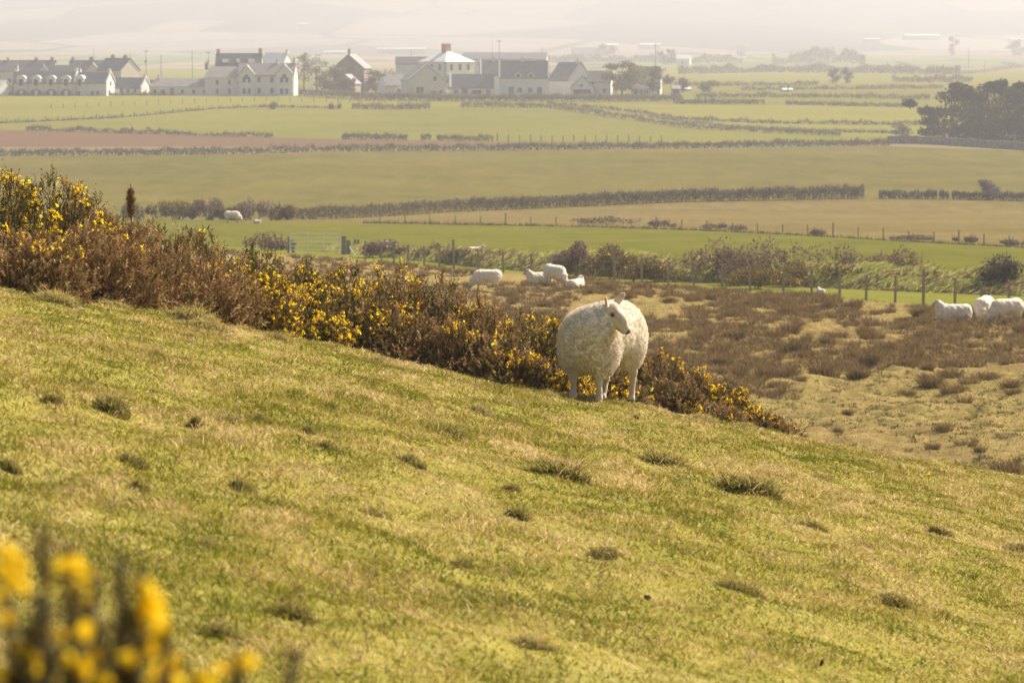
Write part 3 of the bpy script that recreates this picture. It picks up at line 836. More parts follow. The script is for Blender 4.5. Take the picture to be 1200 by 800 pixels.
for gi, (px, top, off, wd, fl, br, lab) in enumerate(G):
    rg = np.random.default_rng(500 + gi)
    u = (px - 600) / F
    Yb = float(crest_Y(u)) + .5 + off
    xb = float(col_to_x(px, Yb, -2.5)); zb = float(hill(xb, Yb))
    h = max(.18, float(zpx(top, Yb)) - zb)
    spike = px in (155,)
    e = empty('gorse_bush', (xb, Yb, zb - .02), 0, lab, 'gorse bush', 'gorse bushes along the crest')
    if wd < .2:      # one stout upright spray
        ns_ = 260; t_ = rg.uniform(.1, 1, ns_); a_ = rg.uniform(0, 6.28, ns_)
        lean_ = np.stack([np.cos(a_), np.sin(a_), .25 + .9*t_**2], 1)
        P_ = np.stack([np.zeros(ns_), np.zeros(ns_), t_*(h - .06)], 1) + rg.normal(0, .008, (ns_, 3))
        lo_ = h - .34
        P_[:, 2] = lo_ + (P_[:, 2] / h) * (h - lo_ - .05)
        fol_ = blades(rg, np.repeat(P_, 6, 0), np.repeat(lean_, 6, 0) + rg.normal(0, .35, (ns_*6, 3)), rg.uniform(.035, .075, ns_*6) * np.repeat(np.interp(t_, [0, .4, .75, 1], [.6, 1.0, 1.0, .55]), 6), np.full(ns_*6, .007), pal(rg, ns_*6, BROWN, jit=.3))
        add_object('foliage', np_mesh('foliage', *fol_[:2], M['needle'], fol_[2]), e)
        mb_ = MB(); mb_.tube([(0, 0, -.1), (.01, 0, h*.5), (0, 0, h)], [.014, .01, .004], 6); mb_.build('stems', M['twig'], e)
        continue
    fol, flo = gorse_mesh(rg, wd * 1.18, wd * 1.15, h, br, fl, nsh=50 if wd < .3 else int(380 + 340*wd), nsp=13, spike=1.6 if wd < .3 else 1.0)
    add_object('foliage', np_mesh('foliage', fol[0], fol[1], M['needle'], fol[2]), e)
    if flo is not None: add_object('flowers', np_mesh('flowers', flo[0], flo[1], M['petal'], flo[2]), e)
    stems_mb(rg, wd, wd, h, 3 if wd < .3 else 10).build('stems', M['twig'], e)

# ---- gorse close to the lens at the bottom left
Yn = 2.05
xb, zb = -.33, float(hill(-.33, Yn))
fg = empty('gorse_bush', (xb, Yn, zb), 0, 'gorse bush close to the camera with big blurred yellow flowers', 'gorse bush')
rg = np.random.default_rng(77)
origin = np.array([xb, Yn, zb])
SPR = [(50, 622, 2.5), (78, 640, 2.55), (142, 655, 2.5), (8, 660, 2.6), (95, 690, 2.45), (165, 670, 2.5), (195, 740, 2.45), (120, 735, 2.6), (30, 735, 2.5),
       (345, 762, 2.6), (280, 770, 2.5), (230, 790, 2.55), (60, 760, 2.4), (180, 770, 2.6), (-25, 700, 2.55), (-50, 640, 2.6), (15, 770, 2.5), (85, 775, 2.55), (140, 770, 2.5), (150, 715, 2.55), (110, 660, 2.6), (45, 700, 2.6), (210, 775, 2.5)]
VV, CCs = [], []
mb = MB()
for k, (px, py, Yd) in enumerate(SPR):
    Yd *= .8
    tip = at_depth(px, py, Yd) - origin
    base = np.array([tip[0]*.35 + rg.normal(0, .02), rg.normal(0, .03), .02])
    midp = base*.45 + tip*.55 + np.array([-(tip[0]-base[0])*.12, 0, .03])
    mb.tube([base, midp, tip], [.007, .005, .0025], 6)
    ns = 1250
    t = rg.uniform(.35, 1, ns)
    Q = np.where((t < .55)[:, None], base + (midp - base) * (t/.55)[:, None], midp + (tip - midp) * ((t - .55)/.45)[:, None])
    A = unit(np.repeat((tip - midp)[None], ns, 0))
    sd_ = unit(A * .8 + unit(np.cross(A, rand_dirs(rg, ns))))
    ln = rg.uniform(.012, .026, ns)[:, None] * (1.15 - .5*t)[:, None]
    sw = unit(np.cross(sd_, rand_dirs(rg, ns))) * .0022
    VV.append(np.stack([Q - sw, Q + sw, Q + sd_*ln], 1).reshape(-1, 3))
    CCs.append(np.repeat(pal(rg, ns, [(.075,.07,.022), (.11,.09,.03), (.16,.11,.05)], jit=.3), 3, 0))
mb.build('stems', M['twig'], fg, True)
V = np.concatenate(VV)
add_object('foliage', np_mesh('foliage', V, np.arange(len(V)).reshape(-1, 3), M['needle'], np.concatenate(CCs)), fg)
FL = [(15, 655, 20), (5, 668, 20), (18, 682, 22), (30, 690, 14), (55, 685, 20), (85, 660, 20), (90, 690, 22), (97, 705, 18), (168, 683, 22), (178, 700, 22), (183, 720, 22),
      (178, 745, 24), (190, 755, 20), (98, 740, 22), (36, 777, 24), (48, 783, 16), (80, 770, 16), (100, 783, 20), (195, 788, 26), (180, 795, 22), (275, 778, 22), (290, 775, 18), (260, 785, 14),
      (240, 797, 20), (0, 790, 18), (50, 738, 16), (55, 745, 12), (165, 730, 14), (150, 770, 16), (135, 760, 12), (205, 775, 14), (0, 700, 16), (172, 715, 20), (175, 692, 18), (5, 645, 16), (110, 770, 16), (205, 800, 20), (60, 800, 18), (28, 668, 16), (72, 662, 14), (100, 672, 16), (188, 735, 20), (172, 760, 20), (70, 745, 14), (25, 760, 18), (120, 795, 16), (185, 788, 20), (8, 725, 16)]
fp = []
for px, py, s in FL:
    c = at_depth(px, py, 2.0 + rg.uniform(-.06, .05)) - origin
    nn = 34
    r = s * .0006 * .52
    fp.append(quads(rg, c + rand_dirs(rg, nn) * r * rg.uniform(.2, 1, (nn, 1)), r * .75, pal(rg, nn, [(.92,.68,.02), (.92,.62,.015), (.90,.73,.04)], jit=.08)))
for f_ in fp:      # each bloom this close is a part of its own
    c_ = f_[0].mean(0)
    add_object('flower', np_mesh('flower', f_[0] - c_, f_[1], M['petal'], f_[2]), fg).location = c_

# ================================================================== SHEEP
def sd_ell(P, c, r, Rm=None):
    q = P - np.asarray(c, float)
    if Rm is not None: q = q @ np.asarray(Rm)
    r = np.asarray(r, float)
    k0 = np.linalg.norm(q / r, axis=-1); k1 = np.linalg.norm(q / r**2, axis=-1)
    return k0 * (k0 - 1) / np.maximum(k1, 1e-6)
def sd_cap(P, a, b, ra, rb):
    a, b = np.asarray(a, float), np.asarray(b, float)
    ba = b - a; t = np.clip(((P - a) @ ba) / (ba @ ba), 0, 1)
    return np.linalg.norm(P - a - t[..., None]*ba, axis=-1) - (ra + (rb - ra)*t)
def smin(a, b, k):
    h = np.clip(.5 + .5*(b - a)/k, 0, 1)
    return b*(1 - h) + a*h - k*h*(1 - h)
def surface_nets(f, lo, hi, res):
    ax = [np.arange(l, h + res, res) for l, h in zip(lo, hi)]
    Gd = np.stack(np.meshgrid(*ax, indexing='ij'), -1)
    S = f(Gd.reshape(-1, 3)).reshape(Gd.shape[:3])
    nx, ny, nz = S.shape
    acc = np.zeros((nx-1, ny-1, nz-1, 3)); cnt = np.zeros((nx-1, ny-1, nz-1))
    cs = [(i, j, k) for i in (0, 1) for j in (0, 1) for k in (0, 1)]
    sl = lambda c: S[c[0]:nx-1+c[0], c[1]:ny-1+c[1], c[2]:nz-1+c[2]]
    for a in cs:
        for d in range(3):
            if a[d]: continue
            b = list(a); b[d] = 1
            A, B = sl(a), sl(b)
            x = (A < 0) != (B < 0)
            t = np.where(x, A / np.where(x, A - B, 1), 0)
            for q in range(3):
                acc[..., q] += np.where(x, a[q] + (t if q == d else 0), 0)
            cnt += x
    act = cnt > 0
    ids = np.full(act.shape, -1); ids[act] = np.arange(act.sum())
    ii = np.argwhere(act)
    V = np.array(lo) + (ii + acc[act] / cnt[act][:, None]) * res
    Fs = []
    for d in range(3):
        e, g = (d+1) % 3, (d+2) % 3
        a0 = [slice(None)]*3; a1 = [slice(None)]*3
        a0[d] = slice(0, -1); a1[d] = slice(1, None)
        A, B = S[tuple(a0)], S[tuple(a1)]
        x = (A < 0) != (B < 0)
        for p in np.argwhere(x):
            if p[e] == 0 or p[g] == 0 or p[e] >= S.shape[e]-1 or p[g] >= S.shape[g]-1: continue
            o = []
            for de, dg in ((-1, -1), (0, -1), (0, 0), (-1, 0)):
                q = p.copy(); q[e] += de; q[g] += dg; o.append(ids[tuple(q)])
            if S[tuple(p)] >= 0: o = o[::-1]
            Fs.append(o)
    return V, np.array(Fs)
def vnormals(V, Fq):
    n = np.cross(V[Fq[:, 2]] - V[Fq[:, 0]], V[Fq[:, 3]] - V[Fq[:, 1]])
    out = np.zeros_like(V)
    for k in range(4): np.add.at(out, Fq[:, k], n)
    return unit(out)

def sheep_shape(neck, H, hf, hup, legs, res, lift=0., body=(1, 1, 1), ear_up=.35):
    """neck: points with radii from chest to head; H cranium centre, hf face direction; legs: joint lists with radii"""
    hf = unit(np.array(hf, float)); hup = np.array(hup, float); hs = unit(np.cross(hup, hf)); hup = np.cross(hf, hs)
    H = np.array(H, float)
    bl = lift
    wool = [((0, 0, .60-bl), (.50*body[0], .305*body[1], .275*body[2])), ((.34*body[0], 0, .575-bl), (.25*body[0], .265*body[1], .295*body[2])), ((-.34*body[0], 0, .61-bl), (.27*body[0], .285*body[1], .285*body[2]))]
    def f_wool(P):
        s = None
        for c, r in wool:
            d = sd_ell(P, c, r); s = d if s is None else smin(s, d, .10)
        for sx in (.30*body[0], -.33*body[0]):
            for sy in (1, -1):
                s = smin(s, sd_ell(P, (sx, sy*.155*body[1], .46-bl), (.165, .115, .20)), .10)
        for (a, ra), (b, rb) in zip(neck[:-1], neck[1:]):
            s = smin(s, sd_cap(P, a, b, ra, rb), .09)
        return s
    def f_leg(P):
        s = None
        for lg in legs:
            for (a, ra), (b, rb) in zip(lg[:-1], lg[1:]):
                d = sd_cap(P, a, b, ra, rb); s = d if s is None else smin(s, d, .02)
        return s
    nose = H + hf*.215 - hup*.012
    def f_head(P):
        s = sd_ell(P, H, (.085, .078, .085))
        s = smin(s, sd_cap(P, H + hup*.018, H + hf*.12 + hup*.018, .070, .055), .03)
        s = smin(s, sd_cap(P, H + hf*.10 + hup*.010, nose, .055, .038), .03)
        s = smin(s, sd_cap(P, H - hup*.045 + hf*.01, H + hf*.185 - hup*.040, .055, .028), .03)
        for sg in (1, -1):
            e = H - hf*.035 + hs*sg*.065 + hup*.045
            ed = unit(hs*sg*.9 + hup*ear_up - hf*.25)
            en = unit(np.cross(ed, hf)); eb = np.cross(ed, en)
            e1 = unit(hf - ed*(hf@ed)); e2 = np.cross(ed, e1); wd_ = unit(e1*.8 + e2*.6*sg); th_ = np.cross(ed, wd_)
            s = smin(s, sd_ell(P, e + ed*.06, (.082, .036, .013), np.stack([ed, wd_, th_], 1)), .018)
            # eye sockets
            s = np.maximum(s, -(np.linalg.norm(P - (H + hf*.055 + hs*sg*.078 + hup*.028), axis=-1) - .014))
        return s
    def f(P):
        return smin(smin(f_wool(P), f_leg(P), .035), f_head(P), .03)
    pts = np.array([c for c, _ in neck] + [H + hf*.3, H - hf*.1, H + hup*.2, (.62, .34, .95-bl), (-.68, -.34, .0)] + [c for lg in legs for c, _ in lg])
    lo, hi = pts.min(0) - .16, pts.max(0) + .14
    V, Fq = surface_nets(f, lo, hi, res)
    dw, dl, dh = f_wool(V), f_leg(V), f_head(V)
    w = np.clip((np.minimum(dl, dh) - dw) / .02 + .5, 0, 1)
    for _ in range(2):  # even out
        acc = V.copy(); cn = np.ones(len(V))
        for k in range(4):
            np.add.at(acc, Fq[:, k], V[Fq[:, (k+1) % 4]]); np.add.at(cn, Fq[:, k], 1)
        V = V + (acc / cn[:, None] - V) * (.3 + .3*w[:, None])
    n = vnormals(V, Fq)
    tint = np.array([.82, .76, .66]) * w[:, None] + np.array([.50, .42, .32]) * (1 - w[:, None])
    tint = np.where((dh < np.minimum(dw, dl))[:, None], np.array([.56, .475, .37]) * (.82 + .36*fbm(V[:, 0]*24, V[:, 2]*24 + V[:, 1]*20, 99))[:, None], tint)
    lid = np.min([np.linalg.norm(V - (H + hf*.052 + hs*sg*.07 + hup*.030), axis=1) for sg in (1, -1)], axis=0)
    tint = np.where((lid < .024)[:, None], tint*.45, tint)
    earin = (dh < .004) & (((V - H) @ hup) > .085)
    tint = np.where(earin[:, None], tint*np.array([1.0, .82, .72]), tint)
    dn = np.linalg.norm(V - (nose + hf*.028), axis=1)
    tint = np.where((dn < .030)[:, None], np.array([.06, .045, .04]), tint)
    mouth = (np.abs((V - nose) @ hup + .032) < .005) & (((V - H) @ hf) > .15)
    tint = np.where(mouth[:, None], np.array([.16, .12, .10]), tint)
    hoof = (V[:, 2] - np.min([lg[-1][0][2] for lg in legs]) < .035) & (w < .5) & (dl < dh)
    tint = np.where(hoof[:, None], np.array([.10, .08, .06]), tint)
    # locks of wool: wavy ridges running round neck and body
    a = V[:, 0]*1.0 + .6*V[:, 2]
    wp = 1.6 * (fbm(V[:, 0]*5 + 4, V[:, 2]*5 + V[:, 1]*4, 91) - .5)
    ridge = (1 - np.abs(2*vnoise(a*23 + wp*3, V[:, 1]*8 - V[:, 2]*5 + wp*4, 92) - 1)) * 2 - 1.1
    ridge = ridge + .5 * (vnoise(V[:, 0]*38 + V[:, 1]*30, V[:, 2]*44, 94) - .5)
    nz = fbm(V[:, 0]*16 + V[:, 1]*11, V[:, 2]*16 - V[:, 1]*9, 93)
    nk = np.clip((V[:, 0] - .05) / .25, .25, 1)
    V = V + n * (w * (.0075*ridge*nk + .016*(nz - .5)))[:, None]
    tint = tint * (1 - .0*w[:, None])
    eyes = [(H + hf*.055 + hs*sg*.066 + hup*.028) for sg in (1, -1)]
    return V, Fq, tint, w, eyes

def fleece(rng, V, Fq, w, n):
    fw = w[Fq].min(1)
    ar = np.linalg.norm(np.cross(V[Fq[:, 2]] - V[Fq[:, 0]], V[Fq[:, 3]] - V[Fq[:, 1]]), axis=1) * (fw > .8)
    fi = rng.choice(len(Fq), n, p=ar / ar.sum())
    u, v = rng.uniform(size=(2, n, 1))
    q = Fq[fi]
    P = (V[q[:, 0]]*(1-u) + V[q[:, 1]]*u)*(1-v) + (V[q[:, 3]]*(1-u) + V[q[:, 2]]*u)*v
    nn = vnormals(V, Fq)[q[:, 0]]
    clump = np.stack([fbm(P[:, 0]*28, P[:, 2]*28 + s*9 + P[:, 1]*17, 97 + s) - .5 for s in range(3)], 1) * 2.4
    lean = nn * .55 + clump + np.array([0, 0, -.45]) + rng.normal(0, .25, (n, 3))
    d = unit(lean + nn*.5)
    side = unit(np.cross(d, rand_dirs(rng, n))) * rng.uniform(.0014, .003, n)[:, None]
    L = rng.uniform(.009, .025, n)[:, None]
    tp = P + d*L; md = P + unit(d + nn*.5)*L*.55
    Vb = np.stack([P - nn*.004 - side, P - nn*.004 + side, md - side, md + side, tp], 1).reshape(-1, 3)
    b = (np.arange(n)*5)[:, None]
    Fb = np.concatenate([b + [0, 1, 3], b + [0, 3, 2], b + [2, 3, 4]], 1).reshape(-1, 3)
    cols = pal(rng, n, [(.88,.83,.73), (.92,.88,.80), (.81,.74,.62)], jit=.08)
    shade_dirt = np.clip(.62 - P[:, 2] * .62 + .30*np.clip(P[:, 0] - .15, 0, .3)/.3 + .5*(fbm(P[:, 0]*7, P[:, 2]*7 + P[:, 1]*5, 98) - .5), 0, .75)[:, None]  # shade on chest and belly painted into the wool colour, along with mild dirt
    cols = cols*(1 - shade_dirt) + cols*np.array([.70, .58, .44])*shade_dirt
    return Vb, Fb, np.repeat(cols, 5, 0)

def sheep_eye(parent, c, r=.0125):
    mb = MB()
    pr = [(-1, .05), (-.7, .71), (0, 1), (.7, .71), (1, .05)]
    mb.tube([(c[0], c[1], c[2] + r*a) for a, _ in pr], [r*b for _, b in pr], 10)
    return mb.build('eye', M['eye'], parent, True)

def leg_joints(x, y, zf, hind, zt=.44, dx=0):
    if hind:
        return [((x, y, zt), .100), ((x-.03, y, .35), .068), ((x-.085+dx*.4, y*.95, .265+zf*.5), .037), ((x-.075+dx*.6, y*.94, .20+zf*.7), .027), ((x-.055+dx*.8, y*.93, .115+zf), .0235), ((x-.035+dx, y*.93, .058+zf), .031), ((x-.012+dx, y*.93, .016+zf), .033)]
    return [((x, y, zt), .085), ((x+.005+dx*.3, y, .345), .052), ((x+.016+dx*.6, y, .235+zf*.5), .036), ((x+.012+dx*.7, y, .19+zf*.6), .027), ((x+.005+dx*.8, y, .11+zf), .0235), ((x+.01+dx, y, .055+zf), .030), ((x+.03+dx, y, .016+zf), .033)]

# the sheep on the crest
p = hill_hit(706, 470)
ang = math.atan2(-.89, -.45)            # body points at the camera and a little left
base = np.array([p[0] - .0, p[1] + .10, 0.])
ca, sa = math.cos(ang), math.sin(ang)
def wpos(lx, ly): return base[0] + ca*lx - sa*ly, base[1] + sa*lx + ca*ly
feet = [(.30, .115, False, .0), (.30, -.125, False, .02), (-.31, .12, True, -.03), (-.31, -.12, True, .10)]
fz = [float(hill(*wpos(fx, fy))) for fx, fy, _, _ in feet]
base[2] = float(np.mean(fz))
legs = [leg_joints(fx, fy, z - base[2] - .008, hd, .46, dx) for (fx, fy, hd, dx), z in zip(feet, fz)]
neck = [((.36, .03, .60), .205), ((.40, .12, .71), .165), ((.39, .20, .80), .115)]
V, Fq, tint, w, eyes = sheep_shape(neck, (.40, .265, .845), (.05, .75, -.66), (.1, .45, .8), legs, .0095, body=(.90, .88, .92), ear_up=1.0)
so = add_object('sheep', np_mesh('sheep', V, Fq, M['wool'], tint, smooth=True))
so.location = base; so.rotation_euler = (0, 0, ang)
tag(so, 'white woolly sheep standing on the crest with its head turned to one side', 'sheep')
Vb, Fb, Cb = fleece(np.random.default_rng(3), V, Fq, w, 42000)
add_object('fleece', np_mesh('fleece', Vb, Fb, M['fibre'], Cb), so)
for c in eyes: sheep_eye(so, c)

# flock in the valley: three poses
gl = [leg_joints(.33, .13, 0, False), leg_joints(.33, -.13, 0, False, .44, .10), leg_joints(-.36, .13, 0, True), leg_joints(-.36, -.13, 0, True, .44, .08)]
graze = sheep_shape([((.38, 0, .56), .225), ((.56, .02, .42), .165), ((.66, .03, .28), .115)], (.70, .03, .225), (.45, .05, -.9), (.8, 0, .45), gl, .022, ear_up=.0)
ll = [[((.30, .20, .22), .09), ((.46, .20, .10), .05), ((.30, .22, .05), .04)], [((.30, -.20, .22), .09), ((.50, -.18, .08), .05), ((.62, -.18, .05), .04)], [((-.36, .22, .2), .11), ((-.20, .30, .06), .05), ((-.36, .32, .05), .04)], [((-.36, -.22, .2), .11), ((-.25, -.28, .06), .05), ((-.36, -.3, .05), .04)]]
lying = sheep_shape([((.38, 0, .38), .22), ((.50, 0, .52), .15), ((.54, 0, .60), .105)], (.565, 0, .635), (.85, 0, -.5), (.4, 0, .9), ll, .022, lift=.30)
def roughen(S, seed):
    V_, F_, t_, w_ = S[:4]
    V_ = V_ + vnormals(V_, F_) * (w_ * .05 * (fbm(V_[:, 0]*9 + V_[:, 1]*7, V_[:, 2]*10 + seed, 95) - .5))[:, None]
    t_ = t_ * np.array([.80, .75, .67]) * (.8 + .4*fbm(V_[:, 0]*12, V_[:, 2]*12 + V_[:, 1]*9, 96))[:, None]
    return V_, F_, t_
graze = roughen(graze, 1); lying = roughen(lying, 2)
gme = np_mesh('sheep_grazing', graze[0], graze[1], M['wool'], graze[2], smooth=True)
lme = np_mesh('sheep_lying', lying[0], lying[1], M['wool'], lying[2], smooth=True)
def far_sheep(px, py, me, rz, s, label, cat='sheep', sink=0.):
    p = hit(px, py)
    o = add_object('lamb' if cat == 'lamb' else 'sheep', me)
    o.location = (p[0], p[1], p[2] - sink); o.rotation_euler = (0, 0, R(rz)); o.scale = (s, s, s)
    tag(o, label, cat, 'lambs in the valley' if cat == 'lamb' else 'sheep grazing and resting in the valley')
far_sheep(571, 341, gme, 170, .98, 'sheep grazing side-on just behind the flowering gorse')
far_sheep(632, 334, lme, 200, .95, 'sheep lying in the rushes with its head raised, left of the tallest grazing one')
far_sheep(650, 335, gme, 305, 1.02, 'sheep grazing with high rounded back between two lying ones by the bank')
far_sheep(674, 337, lme, 60, .92, 'sheep lying with only its rounded back above the rushes', sink=.18)
far_sheep(1118, 377, lme, 180, 1.02, 'sheep lying in the rushes with its head up, near two grazing ones on the right')
far_sheep(1153, 377, gme, 245, .98, 'sheep grazing at the right, the middle of a group of three')
far_sheep(1180, 380, gme, 200, .98, 'sheep grazing at the right edge by the fence, outermost of three')
far_sheep(272, 261, gme, 0, 1.15, 'sheep grazing alone on the bright green meadow before the gorse hedge')
far_sheep(455, 294, gme, 175, .8, 'sheep mostly hidden behind a bush right of the gate post', sink=.1)
far_sheep(557, 299, lme, 10, .8, 'sheep with only its back showing over the scrub on the bank')
far_sheep(301, 262, lme, 20, .55, 'tiny white lamb lying near the sheep on the bright green meadow', 'lamb')
far_sheep(962, 346, lme, 110, .42, 'white lamb lying on the green strip behind the fence', 'lamb')

# ================================================================== BANK, FENCES, GATE
# sod bank with windswept grass between the fence and the bright meadow
pxs = np.linspace(380, 1560, 240)
Yc = row_to_Y(C['bank'](pxs)); zc = prof(Yc); xc = col_to_x(pxs, Yc, zc)
hh = np.interp(pxs, [380, 520, 620, 800, 1000, 1200, 1600], [.25, .55, .85, .85, .80, .75, .7]) * (.8 + .4*vnoise(pxs*.05, pxs*0, 55))
sec = [(-.25, -.1), (.6, .28), (1.5, .60), (2.4, .88), (3.2, 1.0), (4.0, .85), (5.0, .3), (5.8, -.15)]
BV = np.stack([np.stack([xc, Yc + dy, prof(Yc + max(dy, 0)) + hh*hz], 1) for dy, hz in sec])
i = np.arange(BV.shape[0]*BV.shape[1]).reshape(BV.shape[:2])
M['bankm'] = mat_ground('bank_turf', [(.24,.23,.07), (.28,.235,.09), (.22,.23,.06)], [(.12,.11,.04), (.25,.22,.07), (.36,.30,.13)], .4, 2.2, (1, 1, 1), bump=.9, bump_d=.2)
tag(add_object('sod_bank', np_mesh('sod_bank', BV.reshape(-1, 3), gridfaces(i), M['bankm'], smooth=True)), kind='structure')
rng = np.random.default_rng(57)
n = 26000
k = rng.uniform(0, len(pxs)-1.001, n); ki = k.astype(int); kf = k - ki
dy = rng.uniform(-.2, 4.4, n)
hz = np.interp(dy, [s[0] for s in sec], [s[1] for s in sec])
Px = xc[ki]*(1-kf) + xc[ki+1]*kf; Py = Yc[ki]*(1-kf) + Yc[ki+1]*kf + dy; Pz = prof(Py) + (hh[ki]*(1-kf) + hh[ki+1]*kf)*hz
tone = vnoise(Px*1.3 - dy*1.2, dy*1.1 + Px*.3, 58)
cols = np.where((tone > .5)[:, None], pal(rng, n, [(.33,.34,.09), (.28,.30,.07), (.40,.36,.13)]), pal(rng, n, [(.40,.33,.15), (.13,.12,.045), (.22,.18,.08)]))
V, Fc, Cc = blades(rng, np.stack([Px, Py, Pz - .05], 1), np.array([.9, -.3, -.1]) + rng.normal(0, .3, (n, 3)), rng.uniform(.25, .55, n), rng.uniform(.03, .06, n), cols)
tag(add_object('bank_grass', np_mesh('bank_grass', V, Fc, M['blade'], Cc)), 'long windswept grass hanging over the sod bank behind the fence', 'grass', kind='stuff')

def fence(label, posts, h, w, strands, group=None, wire_r=.0022, mat='post', tall=()):
    """posts: list of ground points; each post is its own part"""
    o = posts[0]
    e = empty('post_fence', o, 0, label, 'fence', group)
    rl = random.Random(len(posts))
    tops = []
    mb0 = MB(); mb0.box(-w/2, w/2, -w/2, w/2, -.3, h); me = mb0.build('post', M[mat], e)
    for j, p in enumerate(posts):
        c = me if j == 0 else me.copy()
        if j: COL.objects.link(c); c.parent = e
        s = rl.uniform(.92, 1.08) * (1.35 if j in tall else 1)
        c.location = p - o; c.scale = (s if j in tall else 1, 1, s); c.rotation_euler = (rl.gauss(0, .025), rl.gauss(0, .025), rl.uniform(0, .6))
        tops.append(p - o)
    wb = MB()
    for zz in strands:
        wb.tube([tuple(t + np.array([0, 0, h*zz])) for t in tops], [wire_r]*len(tops), 4)
    wb.build('wire', M['wire'], e)
    return e
def gp(px, py, dz=0):
    Yp = float(row_to_Y(py)); zp = float(prof(Yp)); return np.array([float(col_to_x(px, Yp, zp)), Yp, zp + dz])
fx = [428, 447, 462, 478, 497, 515, 532, 560, 590, 622, 656, 690, 720, 752, 783, 813, 846, 879, 918, 951, 984, 1015, 1049, 1082, 1119, 1150, 1182, 1215, 1250, 1290]
fence('long post and wire fence running between the rushes and the sod bank', [gp(q, float(C['fence'](q))) for q in fx], 1.05, .07, (.2, .42, .62, .8, .95), tall=(6, 12, 23))
fx = list(np.arange(445, 1330, 29.5))
fence('dark post and wire fence between the bright meadow and the tan stubble', [gp(q, float(C['meadow'](q)) - .3) for q in fx], .72, .06, (.4, .93), mat='post', tall=(5, 11, 18, 23), wire_r=.003)
fx = list(np.arange(8, 260, 15))
fence('thin far fence climbing between two green fields on the left', [gp(q, float(C['wallfield'](q)) - .2) for q in fx], 1.15, .13, (.5, .95), mat='greypost', wire_r=.004)
fx = list(np.arange(583, 780, 12.8))
fence('thin far fence along the foot of the sloping green field', [gp(q, float(C['plough'](q)) - 1.0) for q in fx], 1.2, .14, (.5, .95), mat='greypost', wire_r=.004, tall=(0,))
fx = list(np.arange(60, 500, 14))
fence('thin far fence below the whitewashed village houses', [gp(q, float(np.interp(q, [60, 300, 420, 500], [127, 119, 121, 123]))) for q in fx], 1.15, .14, (.5, .95), mat='greypost', wire_r=.004)

# gate and its posts, standing on the meadow edge
Yg = float(row_to_Y(297)); zg = float(prof(Yg)); s = pxsize(Yg)
g0 = np.array([float(col_to_x(340, Yg, zg)), Yg, zg])
ge = empty('field_gate', g0, R(3), 'pale tubular metal field gate beside a thick grey post', 'gate')
Lg = 58 * s
fr = MB(); 
for xx in (0, Lg): fr.tube([(xx, 0, .15), (xx, 0, 1.12)], [.025, .025], 8)
fr.tube([(0, 0, 1.12), (Lg, 0, 1.12)], [.025, .025], 8)
fr.build('frame', M['galv'], ge)
for zz in (.2, .42, .64, .88):
    b = MB(); b.tube([(0, 0, zz), (Lg, 0, zz)], [.018, .018], 6); b.build('bar', M['galv'], ge)
for xx in (.35, .68):
    b = MB(); b.tube([(Lg*xx, .03, .17), (Lg*xx, .03, 1.1)], [.018, .018], 6); b.build('brace', M['galv'], ge)
def stake(px, py, hpx, wpx, label, mat='greypost', name='gate_post'):
    Yp = float(row_to_Y(py)); zp = float(prof(Yp)); x = float(col_to_x(px, Yp, zp)); s = pxsize(Yp)
    mb = MB(); w = wpx*s/2; h = hpx*s
    mb.box(-w, w, -w, w, -.3, h*.96); mb.box(-w*.8, w*.8, -w*.8, w*.8, h*.96, h)
    o = mb.build(name, M[mat]); o.location = (x, Yp, zp); o.rotation_euler = (0, 0, .2)
    return tag(o, label, 'post')
stake(403, 298, 22, 5.0, 'thick grey gate post, the taller of the two at the gate end')
stake(408.5, 298, 17, 4.0, 'thick grey gate post, the shorter of the two at the gate end')
stake(415.8, 295, 15, 2.6, 'slim wooden post, left of a close pair beyond the white stay')
stake(419.5, 295.5, 15, 2.8, 'slim wooden post, right of a close pair beyond the white stay')
stake(338, 296, 19, 2.0, 'thin dark stake at the hinge end of the metal gate')
stake(343.5, 296, 13, 3.6, 'stout bluish post at the hinge end of the metal gate')
st = MB(); Yq = float(row_to_Y(299)); zq = float(prof(Yq))
a, b = at_depth(409.5, 289, Yq), at_depth(416, 299, Yq)
st.tube([tuple(a), tuple(b)], [.03, .03], 8)
tag(st.build('gate_stay', M['whitep']), 'white diagonal stay leaning on the shorter gate post', 'stay')

